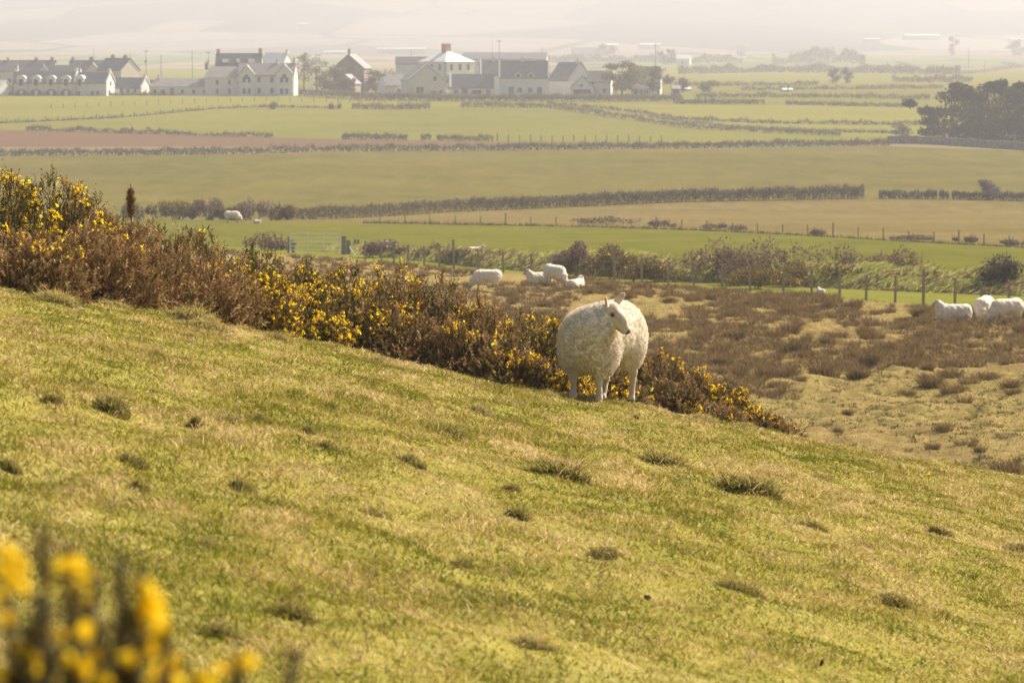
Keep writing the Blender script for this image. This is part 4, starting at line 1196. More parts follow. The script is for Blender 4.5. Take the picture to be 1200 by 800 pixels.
# ================================================================== SHRUBS AND HEDGES
def shrub(name, label, cat, px, py, wpx, hpx, palette, group=None, flower=0., leaf_px=1.7, n=1500, dY=0., base_up=0., seed=0, twiggy=.3):
    if group == 'scrub bushes along the sod bank': dY, wpx, hpx = dY - .3, wpx*1.3, hpx*1.05
    Yb = float(row_to_Y(py)) + dY; zb = float(prof(Yb)) + base_up; x = float(col_to_x(px, Yb, zb))
    s = pxsize(Yb); w, h = wpx*s, hpx*s*1.2
    rg = np.random.default_rng(int(px*7 + py*13) + seed)
    e = empty(name, (x, Yb, zb), 0, label, cat, group)
    nb = max(3, int(4 + wpx/14))
    bx = rg.uniform(-.5, .5, nb); by = rg.uniform(-.3, .3, nb); br = rg.uniform(.24, .46, nb); bz = rg.uniform(.30, .62, nb)
    env = np.sqrt(np.clip(1 - (bx*1.7)**2, .12, 1))
    pick = rg.integers(0, nb, n)
    d = rand_dirs(rg, n); q = rg.uniform(.35, 1.05, (n, 1)) ** .6
    P = np.stack([bx[pick]*w, by[pick]*w, (bz*env)[pick]*h], 1) + d*q*np.stack([br[pick]*w*.62, br[pick]*w*.62, br[pick]*h*1.0*env[pick]], 1)
    P[:, 2] = np.abs(P[:, 2]) - .03*h
    k = vnoise(P[:, 0]/w*5 + 10, P[:, 2]/h*5, 7)
    V, Fc, Cc = quads(rg, P, leaf_px*s, pal(rg, n, palette) * (.75 + .5*k)[:, None])
    m = int(n*twiggy)
    if m:
        Pt = P[rg.integers(0, n, m)]
        tw = blades(rg, Pt, unit(Pt/np.array([w, w, h]))*.5 + rg.normal(0, .3, (m, 3)), rg.uniform(3, 7, m)*s, np.full(m, .55*s), pal(rg, m, palette)*1.1)
        V, Fc, Cc = merge([(V, Fc, Cc), tw])
    add_object('foliage', np_mesh('foliage', V, Fc, M['leaf'], Cc), e)
    if flower:
        mf = int(n*flower)
        Pf = P[rg.integers(0, n, mf)] * 1.03
        Vf, Ff, Cf = quads(rg, Pf, leaf_px*s*.75, pal(rg, mf, [(.62,.40,.03), (.52,.33,.04)]))
        add_object('flowers', np_mesh('flowers', Vf, Ff, M['petal'], Cf), e)
    stems_mb(rg, w, w*.6, h, 5).build('stems', M['twig'], e)
    return e
SB = [(.19,.13,.095), (.24,.17,.12), (.14,.10,.07)]       # purplish bare scrub
SG = [(.16,.115,.045), (.20,.14,.055), (.11,.095,.032)]         # gorse scrub
SO = [(.13,.11,.06), (.17,.14,.08), (.09,.085,.04)]
grp = 'scrub bushes along the sod bank'
shrub('scrub_bush', 'tall purplish bare scrub bush on the bank above the four sheep', 'bush', 688, 326, 52, 42, SB, grp, dY=2, n=2600)
shrub('gorse_bush', 'gorse bush with dull yellow flowers on the bank, beside the purplish scrub', 'gorse bush', 722, 328, 56, 38, SG, grp, .10, dY=1.5, n=2600)
shrub('gorse_bush', 'low gorse bush with dull flowers at the right end of that clump on the bank', 'gorse bush', 760, 331, 46, 28, SG, grp, .10, dY=1, n=1800)
shrub('scrub_bush', 'wide purplish scrub bush on the bank, leftmost of the dark right-hand thicket', 'bush', 852, 333, 70, 46, SB, grp, dY=2.5, n=2600)
shrub('scrub_bush', 'highest dark scrub bush of the thicket on the bank', 'bush', 902, 336, 74, 50, SB, grp, dY=2.5, n=2800)
shrub('gorse_bush', 'gorse bush glowing dull yellow at the front of the dark thicket', 'gorse bush', 893, 338, 50, 26, SG, grp, .18, dY=0, n=1800)
shrub('gorse_bush', 'gorse bush with orange-yellow tips sloping down the end of the thicket', 'gorse bush', 955, 337, 66, 34, SG, grp, .12, dY=1.5, n=2400)
shrub('scrub_bush', 'grey bare scrub bush on top of the bank behind the thicket', 'bush', 968, 328, 52, 40, SB, grp, dY=3.5, n=1600)
shrub('scrub_bush', 'low grey scrub bush between the thicket and the lone dark bush', 'bush', 1022, 333, 54, 34, SB, grp, dY=3, n=1600)
shrub('scrub_bush', 'rounded grey scrub bush at the right end of the low scrub on the bank', 'bush', 1062, 335, 54, 38, SB, grp, dY=3, n=1800)
shrub('scrub_bush', 'lone dark rounded bush on the bank at the right edge', 'bush', 1173, 345, 50, 40, [(.085,.065,.06), (.11,.085,.075), (.07,.06,.05)], grp, dY=1.5, n=2800)
shrub('scrub_bush', 'small brown bush in front of the half hidden sheep near the gate', 'bush', 450, 300, 40, 21, SB, grp, dY=-2, n=1800)
shrub('scrub_bush', 'sparse brown bush by the fence below the middle of the meadow', 'bush', 512, 306, 36, 18, SO, grp, dY=1.5, n=900)
shrub('scrub_bush', 'thin brown scrub on the bank left of the hidden sheep', 'bush', 540, 312, 34, 20, SO, grp, dY=2.5, n=900)
shrub('scrub_bush', 'pale grassy scrub on the bank just right of the hidden sheep', 'bush', 590, 314, 50, 18, SO, grp, dY=2.5, n=1000)
shrub('scrub_bush', 'thin brown scrub on the bank above the lying sheep with raised head', 'bush', 632, 318, 46, 20, SO, grp, dY=2.5, n=1000)
shrub('scrub_bush', 'small dark scrub by the hinge end of the metal gate', 'bush', 312, 293, 40, 18, SB, grp, n=1000)
grp = 'gorse and scrub along the far side of the bright meadow'
for px, py, w, h, pl_, fl, lab in [
    (205, 258, 46, 24, SG, .05, 'dark gorse bush at the left end of the meadow hedge behind the bank'),
    (242, 258, 40, 27, SB, 0, 'tall bare bush in the meadow hedge left above the grazing sheep'),
    (268, 258, 34, 18, SG, .10, 'low yellowish gorse right behind the grazing sheep on the meadow'),
    (300, 258, 46, 24, SB, 0, 'dark rounded bush in the meadow hedge right of the grazing sheep'),
    (334, 258, 34, 20, SG, .16, 'orange-tinged gorse bush ending the dark part of the meadow hedge'),
    (165, 258, 40, 22, SG, .03, 'dark bush half hidden behind the lone gorse spike')]:
    shrub('gorse_bush' if pl_ is SG else 'scrub_bush', lab, 'gorse bush' if pl_ is SG else 'bush', px, py, w, h, pl_, grp, fl, n=1500, leaf_px=1.5)
grp = 'low brambles in the tan stubble field'
for px, py, w, h, lab in [(707, 263, 62, 13, 'wide low purplish bramble patch in the stubble above the fence'),
    (848, 270, 42, 11, 'dark low bramble patch beside a fence post in the stubble'),
    (775, 266, 26, 9, 'faint small bramble between the two larger patches in the stubble'),
    (958, 276, 18, 7, 'small dark bramble dot in the middle of the stubble'),
    (1070, 282, 40, 7, 'long flat bramble in the stubble towards the right'),
    (1130, 285, 26, 10, 'pair of dark bramble humps in the stubble near the right edge'),
    (1185, 289, 34, 9, 'bramble patch in the stubble at the right edge')]:
    shrub('bramble_patch', lab, 'bramble', px, py, w, h*.72, [(.17,.125,.09), (.21,.155,.11), (.13,.10,.07)], grp, n=700, leaf_px=1.4, dY=2, twiggy=.15)

def hedge(label, pts, hpx, dpx, palette, seed, leaf_px=1.15, dens=1.25, gaps=(), name='hedge', group=None, rough_top=.5, twig=.7, cat='hedge'):
    """pts: photo points along its foot"""
    rg = np.random.default_rng(seed)
    xs = np.array([p[0] for p in pts], float); ys = np.array([p[1] for p in pts], float)
    L = xs[-1] - xs[0]
    n = int(L * hpx * 1.25 * dens + 60)
    q = rg.uniform(xs[0], xs[-1], n)
    for a, b in gaps: q = q[(q < a) | (q > b)]
    hp = (1 - rough_top) + rough_top * 1.4 * fbm(q*.11, q*0 + seed, seed, 3)
    kp = rg.uniform(size=len(q)) < np.clip(hp + .1, .25, 1); q, hp = q[kp], hp[kp]; n = len(q)
    Yb = row_to_Y(np.interp(q, xs, ys)); s = Yb / F
    a = rg.uniform(0, math.pi, n); rr_ = rg.uniform(.3, 1, n) ** .5
    zoff = np.sin(a)**.7 * rr_ * hpx * hp * s
    yoff = np.cos(a) * rr_ * dpx * s * .5
    Yp = Yb + yoff + dpx*s*.5
    zg = prof(Yb)
    P = np.stack([col_to_x(q, Yp, zg), Yp, prof(Yp) + zoff - .05], 1)
    o = P[0].copy(); o[2] = float(prof(o[1]))
    if ys.mean() < 170: palette = [tuple(min(1, v*1.35) for v in c_) for c_ in palette]  # distant hedges get a lighter palette: extra haze painted into their colour
    tone = .72 + .56 * vnoise(q*.09, q*0 + 3, seed + 5)
    V, Fc, Cc = quads(rg, P - o, 1.0, pal(rg, n, palette) * tone[:, None])
    ctr = np.repeat(P - o, 4, 0); V = ctr + (V - ctr) * np.repeat(s, 4)[:, None] * leaf_px
    m = int(n*twig)
    if m:
        j = rg.integers(0, n, m)
        T = blades(rg, (P - o)[j], rg.normal(0, .25, (m, 3)) + np.array([0, 0, .6]), rg.uniform(2.0, 4.5, m)*s[j], s[j]*.45, pal(rg, m, palette)*1.15)
        V, Fc, Cc = merge([(V, Fc, Cc), T])
    ob = add_object(name, np_mesh(name, V, Fc, M['leaf'], Cc)); ob.location = o
    return tag(ob, label, cat, group)
HB = [(.15,.12,.08), (.19,.15,.10), (.10,.085,.055), (.15,.135,.065)]
HG = [(.12,.11,.06), (.09,.09,.05), (.16,.135,.08)]
HP = [(.20,.175,.115), (.27,.235,.16), (.13,.12,.075)]
hedge('long clipped brown hedge between the tan stubble and the big pasture', [(335, 258), (400, 256.5), (470, 253), (533, 248.5), (667, 243), (800, 237), (1013, 233)], 16.5, 14, HB, 401, dens=1.5, rough_top=.25)
hedge('thin dark grassy ridge along the fence between meadow and stubble', [(425, 261.6), (600, 264.5), (700, 266.5), (800, 269.5), (933, 275.5), (1067, 283.5), (1200, 290.5), (1330, 297)], 2.6, 5, [(.10,.09,.045), (.14,.12,.06), (.20,.17,.09)], 431, dens=1.6, rough_top=.6, name='grassy_ridge', cat='ridge')
hedge('low scrubby bank under the far fence climbing on the left', [(-200, 147.5), (0, 145), (133, 139), (200, 133), (250, 128), (300, 126), (395, 127)], 2.4, 6, HG, 432, dens=1.6, rough_top=.7, name='scrubby_ridge', cat='ridge')
hedge('dark low hedge right of the gap, around the rounded thorn bush', [(1030, 233), (1120, 234), (1200, 236), (1330, 238)], 11, 12, [(.10,.08,.08), (.13,.105,.10), (.08,.07,.06)], 402, dens=1.5, rough_top=.3, gaps=((1098, 1100), (1112, 1115)))
hedge('ragged pale hedge along the top of the big pasture, left half', [(-260, 184.5), (0, 183.5), (133, 182.5), (267, 181.5), (400, 178), (560, 177)], 9, 20, HP + HG, 403, dens=1.3, rough_top=.45)
hedge('dark hedge along the top of the big pasture, right half up to the wall', [(560, 177), (667, 175.5), (800, 174.5), (933, 172.5), (1043, 171)], 8.5, 20, HG + HB, 404, dens=1.4, rough_top=.45)
hedge('row of dark thorns along the upper edge of the ploughed field', [(30, 153), (133, 156), (267, 160.5), (320, 161.5)], 6.5, 9, HG, 405, dens=1.2, rough_top=.9)
hedge('low dark hedge above the middle of the big pasture', [(400, 163.5), (480, 164.5), (578, 166)], 7.5, 9, HG, 406, dens=1.3, rough_top=.5, gaps=((478, 493), (505, 512)))
hedge('hedge running downhill from the village to the right across the green fields', [(540, 126), (640, 126.5), (733, 140), (800, 150), (900, 156), (985, 160)], 7, 10, HG + HB, 407, dens=1.3, rough_top=.5)
hedge('hedge below the village road, left of the downhill hedge', [(412, 128), (470, 128.5), (505, 128)], 7.5, 12, HB, 408, dens=1.4, rough_top=.4)
hedge('dark hedge edging the yellow-green field on the far side, lower right', [(640, 124), (710, 128), (800, 141), (900, 145), (1000, 146.5), (1085, 147)], 5, 10, HG, 409, dens=1.3, rough_top=.7)
hedge('thin hedge between two strips left of the pines', [(760, 138), (860, 151), (960, 155), (1070, 157)], 4, 8, HB, 410, dens=1.2, rough_top=.6)
hedge('straight dark hedge left of a gateway far right of the village', [(790, 122), (897, 122.5)], 5.5, 9, HG, 411, dens=1.5, rough_top=.3)
hedge('straight dark hedge right of a gateway far right of the village', [(920, 122.8), (1062, 126)], 4.5, 9, HG, 412, dens=1.5, rough_top=.3)
hedge('hedge line second up from the gateway hedges', [(815, 115), (900, 114.5), (990, 115), (1090, 117)], 6, 12, HB + HG, 413, dens=1.3, rough_top=.6)
hedge('hedge line third up from the gateway hedges', [(868, 106.5), (960, 105.5), (1105, 104)], 5, 14, HB, 414, dens=1.3, rough_top=.6)
hedge('short hedge of tall bushes behind the far green field, right', [(1045, 96.5), (1140, 97)], 9, 16, HB, 415, dens=1.2, rough_top=.6)
hedge('thick wooded hedge across the far plain right of the village', [(795, 87), (900, 85), (1010, 86), (1125, 88)], 10, 30, HG + HB, 416, dens=1.4, rough_top=.6, leaf_px=1.5)
hedge('hedge climbing to the right edge in the far plain', [(1125, 88), (1200, 80), (1320, 77)], 4, 18, HB, 417, dens=1.2, rough_top=.5)
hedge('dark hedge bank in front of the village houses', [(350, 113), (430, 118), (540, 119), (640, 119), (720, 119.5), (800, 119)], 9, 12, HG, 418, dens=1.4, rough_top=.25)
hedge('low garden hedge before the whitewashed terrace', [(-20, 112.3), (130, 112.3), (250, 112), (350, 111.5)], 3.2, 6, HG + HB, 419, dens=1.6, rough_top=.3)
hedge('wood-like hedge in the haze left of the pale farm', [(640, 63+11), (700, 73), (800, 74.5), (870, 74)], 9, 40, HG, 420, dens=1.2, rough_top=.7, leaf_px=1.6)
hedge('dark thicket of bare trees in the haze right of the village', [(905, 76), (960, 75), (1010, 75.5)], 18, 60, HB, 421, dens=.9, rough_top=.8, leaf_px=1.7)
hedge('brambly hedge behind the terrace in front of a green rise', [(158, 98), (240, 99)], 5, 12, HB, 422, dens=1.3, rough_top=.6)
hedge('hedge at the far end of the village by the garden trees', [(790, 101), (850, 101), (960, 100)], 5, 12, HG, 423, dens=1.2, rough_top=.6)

# stone wall under the pines
def wall_line(label, pts, hpx, w, mat, name='stone_wall', seed=1):
    rg = np.random.default_rng(seed); mb = MB()
    qs = np.arange(pts[0][0], pts[-1][0], 6.)
    P = [gp(q, float(np.interp(q, [a for a, _ in pts], [b for _, b in pts]))) for q in qs]
    o = P[0]
    for a, b in zip(P[:-1], P[1:]):
        a, b = a - o, b - o; s = pxsize(a[1] + o[1]); h = hpx*s*rg.uniform(.9, 1.1)
        mb.poly([(a[0], a[1]-w/2, a[2]-.3), (b[0], b[1]-w/2, b[2]-.3), (b[0], b[1]+w/2, b[2]-.3), (a[0], a[1]+w/2, a[2]-.3),
                 (a[0], a[1]-w*.4, a[2]+h), (b[0], b[1]-w*.4, b[2]+h), (b[0], b[1]+w*.4, b[2]+h), (a[0], a[1]+w*.4, a[2]+h)],
                [(0,3,2,1),(4,5,6,7),(0,1,5,4),(1,2,6,5),(2,3,7,6),(3,0,4,7)])
    ob = mb.build(name, M[mat]); ob.location = o
    return tag(ob, label, 'wall')
wall_line('pale-topped stone field wall running under the dark pines', [(1040, 168), (1085, 168.5), (1200, 176), (1330, 184)], 9, 1.0, 'stonewall', seed=2)
wall_line('low stone wall along the village road', [(350, 109), (420, 112), (560, 116), (800, 116)], 3.5, .6, 'stonewall', seed=3)
wall_line('low white wall right of the big gabled house', [(349, 111), (384, 112)], 3.2, .5, 'render', seed=4)

# ================================================================== TREES
def tree(name, label, px, py, wpx, hpx, palette, seed, trunk_frac=.3, n=1800, nb=9, leaf_px=1.6, group=None, spread=1.0, sparse=1.0, bark='bark', dY=0, flat=.6, offs=None):
    Yb = float(row_to_Y(py)) + dY; zb = float(prof(Yb)); x = float(col_to_x(px, Yb, zb)); s = pxsize(Yb)
    w, h = wpx*s, hpx*s
    if name == 'pine_tree': n, leaf_px = int(n*1.5), 1.75
    rg = np.random.default_rng(seed)
    e = empty(name, (x, Yb, zb), 0, label, 'tree', group)
    mb = MB()
    tr = max(.12, .022*h)
    top = Vector((rg.normal(0, .05)*w, 0, h*.78))
    mb.tube([(0, 0, -.4), (0, 0, h*.12), (top.x*.5, 0, h*.45), top], [tr*1.4, tr, tr*.75, tr*.2], 8)
    cl = []
    for k in range(nb):
        if offs: ox, oz, rr_ = offs[k % len(offs)]
        else:
            oz = trunk_frac + (1 - trunk_frac) * (k + .5)/nb * .9
            prw = math.sin(math.pi * min(1, max(.1, (oz - trunk_frac*.6)/(1.12 - trunk_frac*.6))))
            ox = rg.uniform(-.5, .5) * prw * .85; rr_ = rg.uniform(.16, .26)
        oy = rg.uniform(-.35, .35)
        c = Vector((ox*w, oy*w, oz*h)); cl.append((c, rr_))
        b = Vector((top.x*.4, 0, max(h*.1, c.z - h*.18)))
        mid = (b + c)/2 + Vector((0, 0, -.03*h))
        mb.tube([b, mid, c], [tr*.45, tr*.3, tr*.1], 5)
    mb.build('trunk', M[bark], e)
    pick = rg.integers(0, len(cl), n)
    cen = np.array([list(c) for c, _ in cl])[pick]; rad = np.array([r for _, r in cl])[pick]
    d = rand_dirs(rg, n); q = rg.uniform(.15, 1.1, (n, 1))**.5
    P = cen + d*q*np.stack([rad*w*spread, rad*w*spread, rad*h*flat*.8], 1)
    P += rg.normal(0, 1, (n, 3)) * s * 1.2
    P[:, 2] = np.maximum(P[:, 2], .02*h)
    tone = (.7 + .6*rg.uniform(size=len(cl)))[pick]
    kp = rg.uniform(size=n) < sparse
    P, tone = P[kp], tone[kp]; n2 = len(P)
    V, Fc, Cc = quads(rg, P, leaf_px*s, pal(rg, n2, palette)*tone[:, None])
    add_object('crown', np_mesh('crown', V, Fc, M['leaf'], Cc), e)
    return e
PINE = [(.034,.038,.024), (.055,.055,.032), (.026,.03,.02)]
PN = 'dark pines beyond the stone wall'
tree('pine_tree', 'dark pine with a long limb reaching left, at the left of the grove', 1117, 163, 78, 66, PINE, 901, .1, 5200, 15, 1.5, PN, .95,
     offs=[(-.62, .62, .11), (-.42, .50, .15), (-.22, .45, .2), (-.05, .75, .24), (.12, .85, .2), (.3, .7, .26), (0, .5, .3), (.3, .35, .32), (-.15, .22, .28), (.12, .10, .32), (-.3, .12, .2), (.38, .5, .3), (.05, .93, .13), (.35, .12, .3), (-.3, .3, .16)])
tree('pine_tree', 'tallest dark pine in the middle of the grove at the right', 1165, 163.5, 78, 68, PINE, 902, .1, 6200, 15, 1.5, PN, 1.0,
     offs=[(0, .86, .2), (-.3, .72, .24), (.25, .80, .24), (-.4, .48, .3), (0, .58, .34), (.4, .58, .32), (-.2, .28, .34), (.25, .30, .34), (0, .10, .34), (.42, .15, .3), (-.42, .13, .3), (.12, .95, .1), (-.12, .93, .08), (.4, .82, .16), (.45, .38, .3)])
tree('pine_tree', 'dark pine cut by the right edge of the grove', 1216, 166, 80, 70, PINE, 903, .1, 6200, 15, 1.5, PN, 1.0,
     offs=[(0, .84, .22), (-.3, .74, .24), (.25, .80, .24), (-.4, .48, .32), (0, .58, .34), (.4, .58, .32), (-.2, .28, .34), (.25, .30, .34), (0, .10, .34), (.42, .15, .3), (-.42, .13, .32), (-.2, .92, .12), (.1, .95, .1), (.4, .82, .16), (-.5, .3, .28)])
tree('thorn_tree', 'single rounded thorn tree standing in the right hedge', 1157, 233.5, 26, 23, [(.16,.125,.11), (.20,.155,.135)], 921, .25, 1700, 9, 1.2)
tree('broadleaf_tree', 'small pale bare tree at the left foot of the dark pines', 1060, 166, 34, 22, HB, 904, .2, 700, 6, 1.3)
tree('broadleaf_tree', 'yellowish budding tree in a village garden, rounded and wide', 729, 112, 58, 40, [(.24,.22,.08), (.20,.19,.08), (.17,.14,.085)], 905, .22, 3400, 12, 1.4)
tree('broadleaf_tree', 'grey bare garden tree at the right end of the village', 772, 112, 34, 34, [(.15,.125,.10), (.19,.16,.12)], 906, .2, 1800, 9, 1.25)
tree('broadleaf_tree', 'dull brown tree beside the yellowish garden tree', 748, 111, 30, 28, [(.17,.145,.10), (.20,.18,.10)], 907, .25, 1500, 8, 1.3)
tree('broadleaf_tree', 'bare grey tree just right of the big gabled house', 356, 108, 34, 44, [(.15,.13,.11), (.18,.155,.12), (.12,.11,.09)], 908, .3, 1100, 9, 1.2, sparse=.8, dY=25)
tree('broadleaf_tree', 'rounded olive tree by the road between the big house and the brown barn', 388, 109, 42, 32, [(.15,.14,.08), (.18,.16,.09)], 909, .15, 1400, 9, 1.4)
tree('broadleaf_tree', 'dark bushy tree in front of the brown barn', 425, 110, 44, 28, [(.11,.10,.07), (.14,.125,.085)], 910, .12, 1400, 8, 1.4)
tree('broadleaf_tree', 'bushy tree left of the small outbuilding under the brown barn', 408, 111, 34, 20, [(.13,.115,.075), (.10,.09,.06)], 911, .1, 800, 6, 1.3)
tree('broadleaf_tree', 'bare tree behind the cream gable house', 484, 106, 32, 34, [(.15,.13,.09), (.18,.16,.10)], 912, .3, 800, 7, 1.2, dY=35)
tree('broadleaf_tree', 'brown tree at the far left behind the terrace', 20, 108, 50, 30, [(.15,.12,.09), (.18,.15,.11)], 913, .15, 1300, 8, 1.4, dY=30)
tree('broadleaf_tree', 'hazy dark tree behind the pale barn in the distance', 712, 66, 20, 14, HG, 914, .15, 500, 6, 1.4)
tree('broadleaf_tree', 'hazy rounded tree on the far plain above the garden trees', 783, 76, 22, 18, HG, 915, .15, 500, 6, 1.4)
tree('broadleaf_tree', 'clump of tall bare trees on the far hedge line, left one', 976, 98, 18, 18, HB, 916, .1, 420, 6, 1.3)
tree('broadleaf_tree', 'clump of tall bare trees on the far hedge line, right one', 993, 98, 14, 18, HB, 917, .1, 360, 6, 1.3)
tree('broadleaf_tree', 'faint tall tree beside the long white shed in the haze', 1117, 66, 10, 24, HG, 918, .1, 300, 5, 1.4)
tree('broadleaf_tree', 'faint rounded tree in the haze at the right edge', 1190, 66, 26, 18, HG, 919, .1, 420, 6, 1.5)
tree('broadleaf_tree', 'small tree beside the hedge right of the thin garden trees', 1010, 76, 12, 12, HG, 920, .1, 260, 5, 1.4)
for k_, (px, w_, h_, d_, pl_, lab) in enumerate([
    (530, 22, 20, 12, 1, 'small bare tree in front of the tall square white house'), (452, 22, 26, 20, 1, 'bare tree behind the low outbuilding left of the cream gable house'),
    (645, 20, 22, 15, 0, 'bare tree in the gap right of the dormered cream house'), (722, 26, 24, -3, 1, 'bushy bare tree at the left of the yellowish garden tree'),
    (371, 30, 38, 30, 1, 'bare tree behind the close pair of poles'), (237, 18, 16, 10, 0, 'small bare tree at the joint of the low cottage and the big house wing'),
    (180, 20, 14, 14, 0, 'small tree behind the two low cottages'), (440, 26, 18, 3, 0, 'dark bush-like tree right of the brown barn'),
    (800, 22, 18, 10, 1, 'small bare tree behind the low white garage'), (830, 26, 14, 20, 0, 'rounded bushy tree right of the village end')]):
    tree('broadleaf_tree', lab, px, 110, w_, h_, HB if pl_ else HG, 940 + k_, .2, 700, 7, 1.25, sparse=.85, dY=d_)
for q, (px, lab) in enumerate([(320, 'lone dark bush on the field line below the big gabled house'), (393, 'dark bush on the field line left of the road hedge')]):
    shrub('field_bush', lab, 'bush', px, 128, 12, 7, HG, None, n=260, leaf_px=1.2, seed=q)

# ================================================================== VILLAGE
def pxh(py, Yd, z0): return float(zpx(py, Yd)) - z0
class House:
    def __init__(s, label, px, Yd, wid, dep, eave, ridge, rot=0, wall='render', roof='slate', hip=0., cat='house', name='house', over=.3, group=None, z0=None):
        """wid along the ridge, dep across; eave/ridge are photo rows at depth Yd; front faces local -y"""
        s.z0 = float(prof(Yd)) if z0 is None else z0
        x = float(col_to_x(px, Yd, s.z0))
        s.e = empty(name, (x, Yd, s.z0), R(rot), label, cat, group)
        s.W, s.D, s.Yd = wid, dep, Yd
        s.he = pxh(eave, Yd, s.z0); s.hr = pxh(ridge, Yd, s.z0)
        s.wall, s.roof = wall, roof
        w2, d2 = wid/2, dep/2
        mb = MB()
        if hip:
            mb.box(-w2, w2, -d2, d2, -.8, s.he)
        else:
            mb.extrude([(-d2, -.8), (d2, -.8), (d2, s.he), (0, s.hr - .02), (-d2, s.he)], 'x', -w2, w2)
        mb.build('wall', M[wall], s.e)
        rb = MB(); sl = (s.hr - s.he)/d2; o = over
        if hip:
            hw = max(.05, w2 - d2*hip)
            zb = s.he + .03
            rb.poly([(-w2-o, -d2-o, zb), (w2+o, -d2-o, zb), (w2+o, d2+o, zb), (-w2-o, d2+o, zb), (-hw, 0, s.hr), (hw, 0, s.hr)],
                    [(0, 3, 2, 1), (0, 1, 5, 4), (1, 2, 5), (2, 3, 4, 5), (3, 0, 4)])
        else:
            t = .18
            rb.extrude([(-d2-o, s.he - sl*o + .03), (0, s.hr + .03), (d2+o, s.he - sl*o + .03), (d2+o, s.he - sl*o + .03 + t), (0, s.hr + .03 + t*1.2), (-d2-o, s.he - sl*o + .03 + t)], 'x', -w2 - .15, w2 + .15)
        rb.build('roof', M[roof], s.e)
    def win(s, u, z, w=1.0, h=1.3, face='front', door=False, mat=None, name=None):
        """u along that face from its centre, z of the sill"""
        f = MB()
        fr = .05
        f.box(-w/2-fr, w/2+fr, -.06, .02, -fr, h+fr, 0)
        f.box(-w/2, w/2, -.09, -.063, 0, h, 1)
        if w > .8 and not door: f.box(-.035, .035, -.115, -.093, 0, h, 0)
        o = f.build(name or ('door' if door else 'window'), [M['whitep'] if not door else M['doorp'], M[mat] if mat else (M['doorp'] if door else M['glass'])], s.e)
        if face == 'front': o.location = (u, -s.D/2, z)
        elif face == 'right': o.location = (s.W/2, u, z); o.rotation_euler = (0, 0, R(90))
        else: o.location = (-s.W/2, -u, z); o.rotation_euler = (0, 0, R(-90))
        return o
    def chimney(s, u, w=.9, h=1.1, d=.6, v=0, mat=None, pots=2):
        c = MB(); zb = s.hr - abs(v)*(s.hr - s.he)/(s.D/2)
        c.box(u-w/2, u+w/2, v-d/2, v+d/2, zb - .9, zb + h); c.box(u-w/2-.08, u+w/2+.08, v-d/2-.08, v+d/2+.08, zb + h - .18, zb + h - .04)
        o = c.build('chimney', M[mat or s.wall], s.e)
        for k in range(pots):
            q = MB(); xx = u + (k - (pots-1)/2)*w*.5
            q.tube([(xx, v, zb+h-.03), (xx, v, zb+h+.35)], [.13, .11], 8); q.build('chimney_pot', M['brick'], o)
    def verge(s, face, mat='whitep', t=.3):
        """raised coping along a gable edge"""
        c = MB(); x = s.W/2 if face == 'right' else -s.W/2; d2 = s.D/2 + .3; sl = (s.hr - s.he)/(s.D/2)
        c.extrude([(-d2, s.he - sl*.3 + .2), (0, s.hr + .22), (d2, s.he - sl*.3 + .2), (d2, s.he - sl*.3 + .2 + t), (0, s.hr + .22 + t), (-d2, s.he - sl*.3 + .2 + t)], 'x', x - .22, x + .22)
        c.build('gable_coping', M[mat], s.e)
    def gablet(s, u, w, ze, zr, out=.4, wmat=None, rmat=None, win=True, depth=None):
        """front gable or dormer: ze, zr heights of its eave and ridge; out = how far it stands before the front"""
        y0 = -s.D/2 - out; y1 = -s.D/2 + (depth or s.D*.45)
        zb = -.8 if depth is None else ze - .9
        mb = MB(); mb.extrude([(u-w/2, zb), (u+w/2, zb), (u+w/2, ze), (u, zr), (u-w/2, ze)], 'y', y0, y1)
        g = mb.build('gable' if depth is None else 'dormer', M[wmat or s.wall], s.e)
        sl = (zr - ze)/(w/2); o = .22
        rb = MB(); rb.extrude([(u-w/2-o, ze-sl*o+.03), (u, zr+.03), (u+w/2+o, ze-sl*o+.03), (u+w/2+o, ze-sl*o+.2), (u, zr+.22), (u-w/2-o, ze-sl*o+.2)], 'y', y0-.2, y1)
        rb.build('gable_roof', M[rmat or s.roof], g)
        if win:
            f = MB(); ww = min(1.0, w*.4); zz = ze - .75 if depth is not None else ze - 1.2
            f.box(u-ww/2-.08, u+ww/2+.08, y0-.06, y0+.02, zz-.08, zz+1.18, 0); f.box(u-ww/2, u+ww/2, y0-.09, y0-.063, zz, zz+1.1, 1)
            f.build('window', [M['whitep'], M['glass']], g)
        return g
m = 770 / F   # metres per photo pixel at the village front

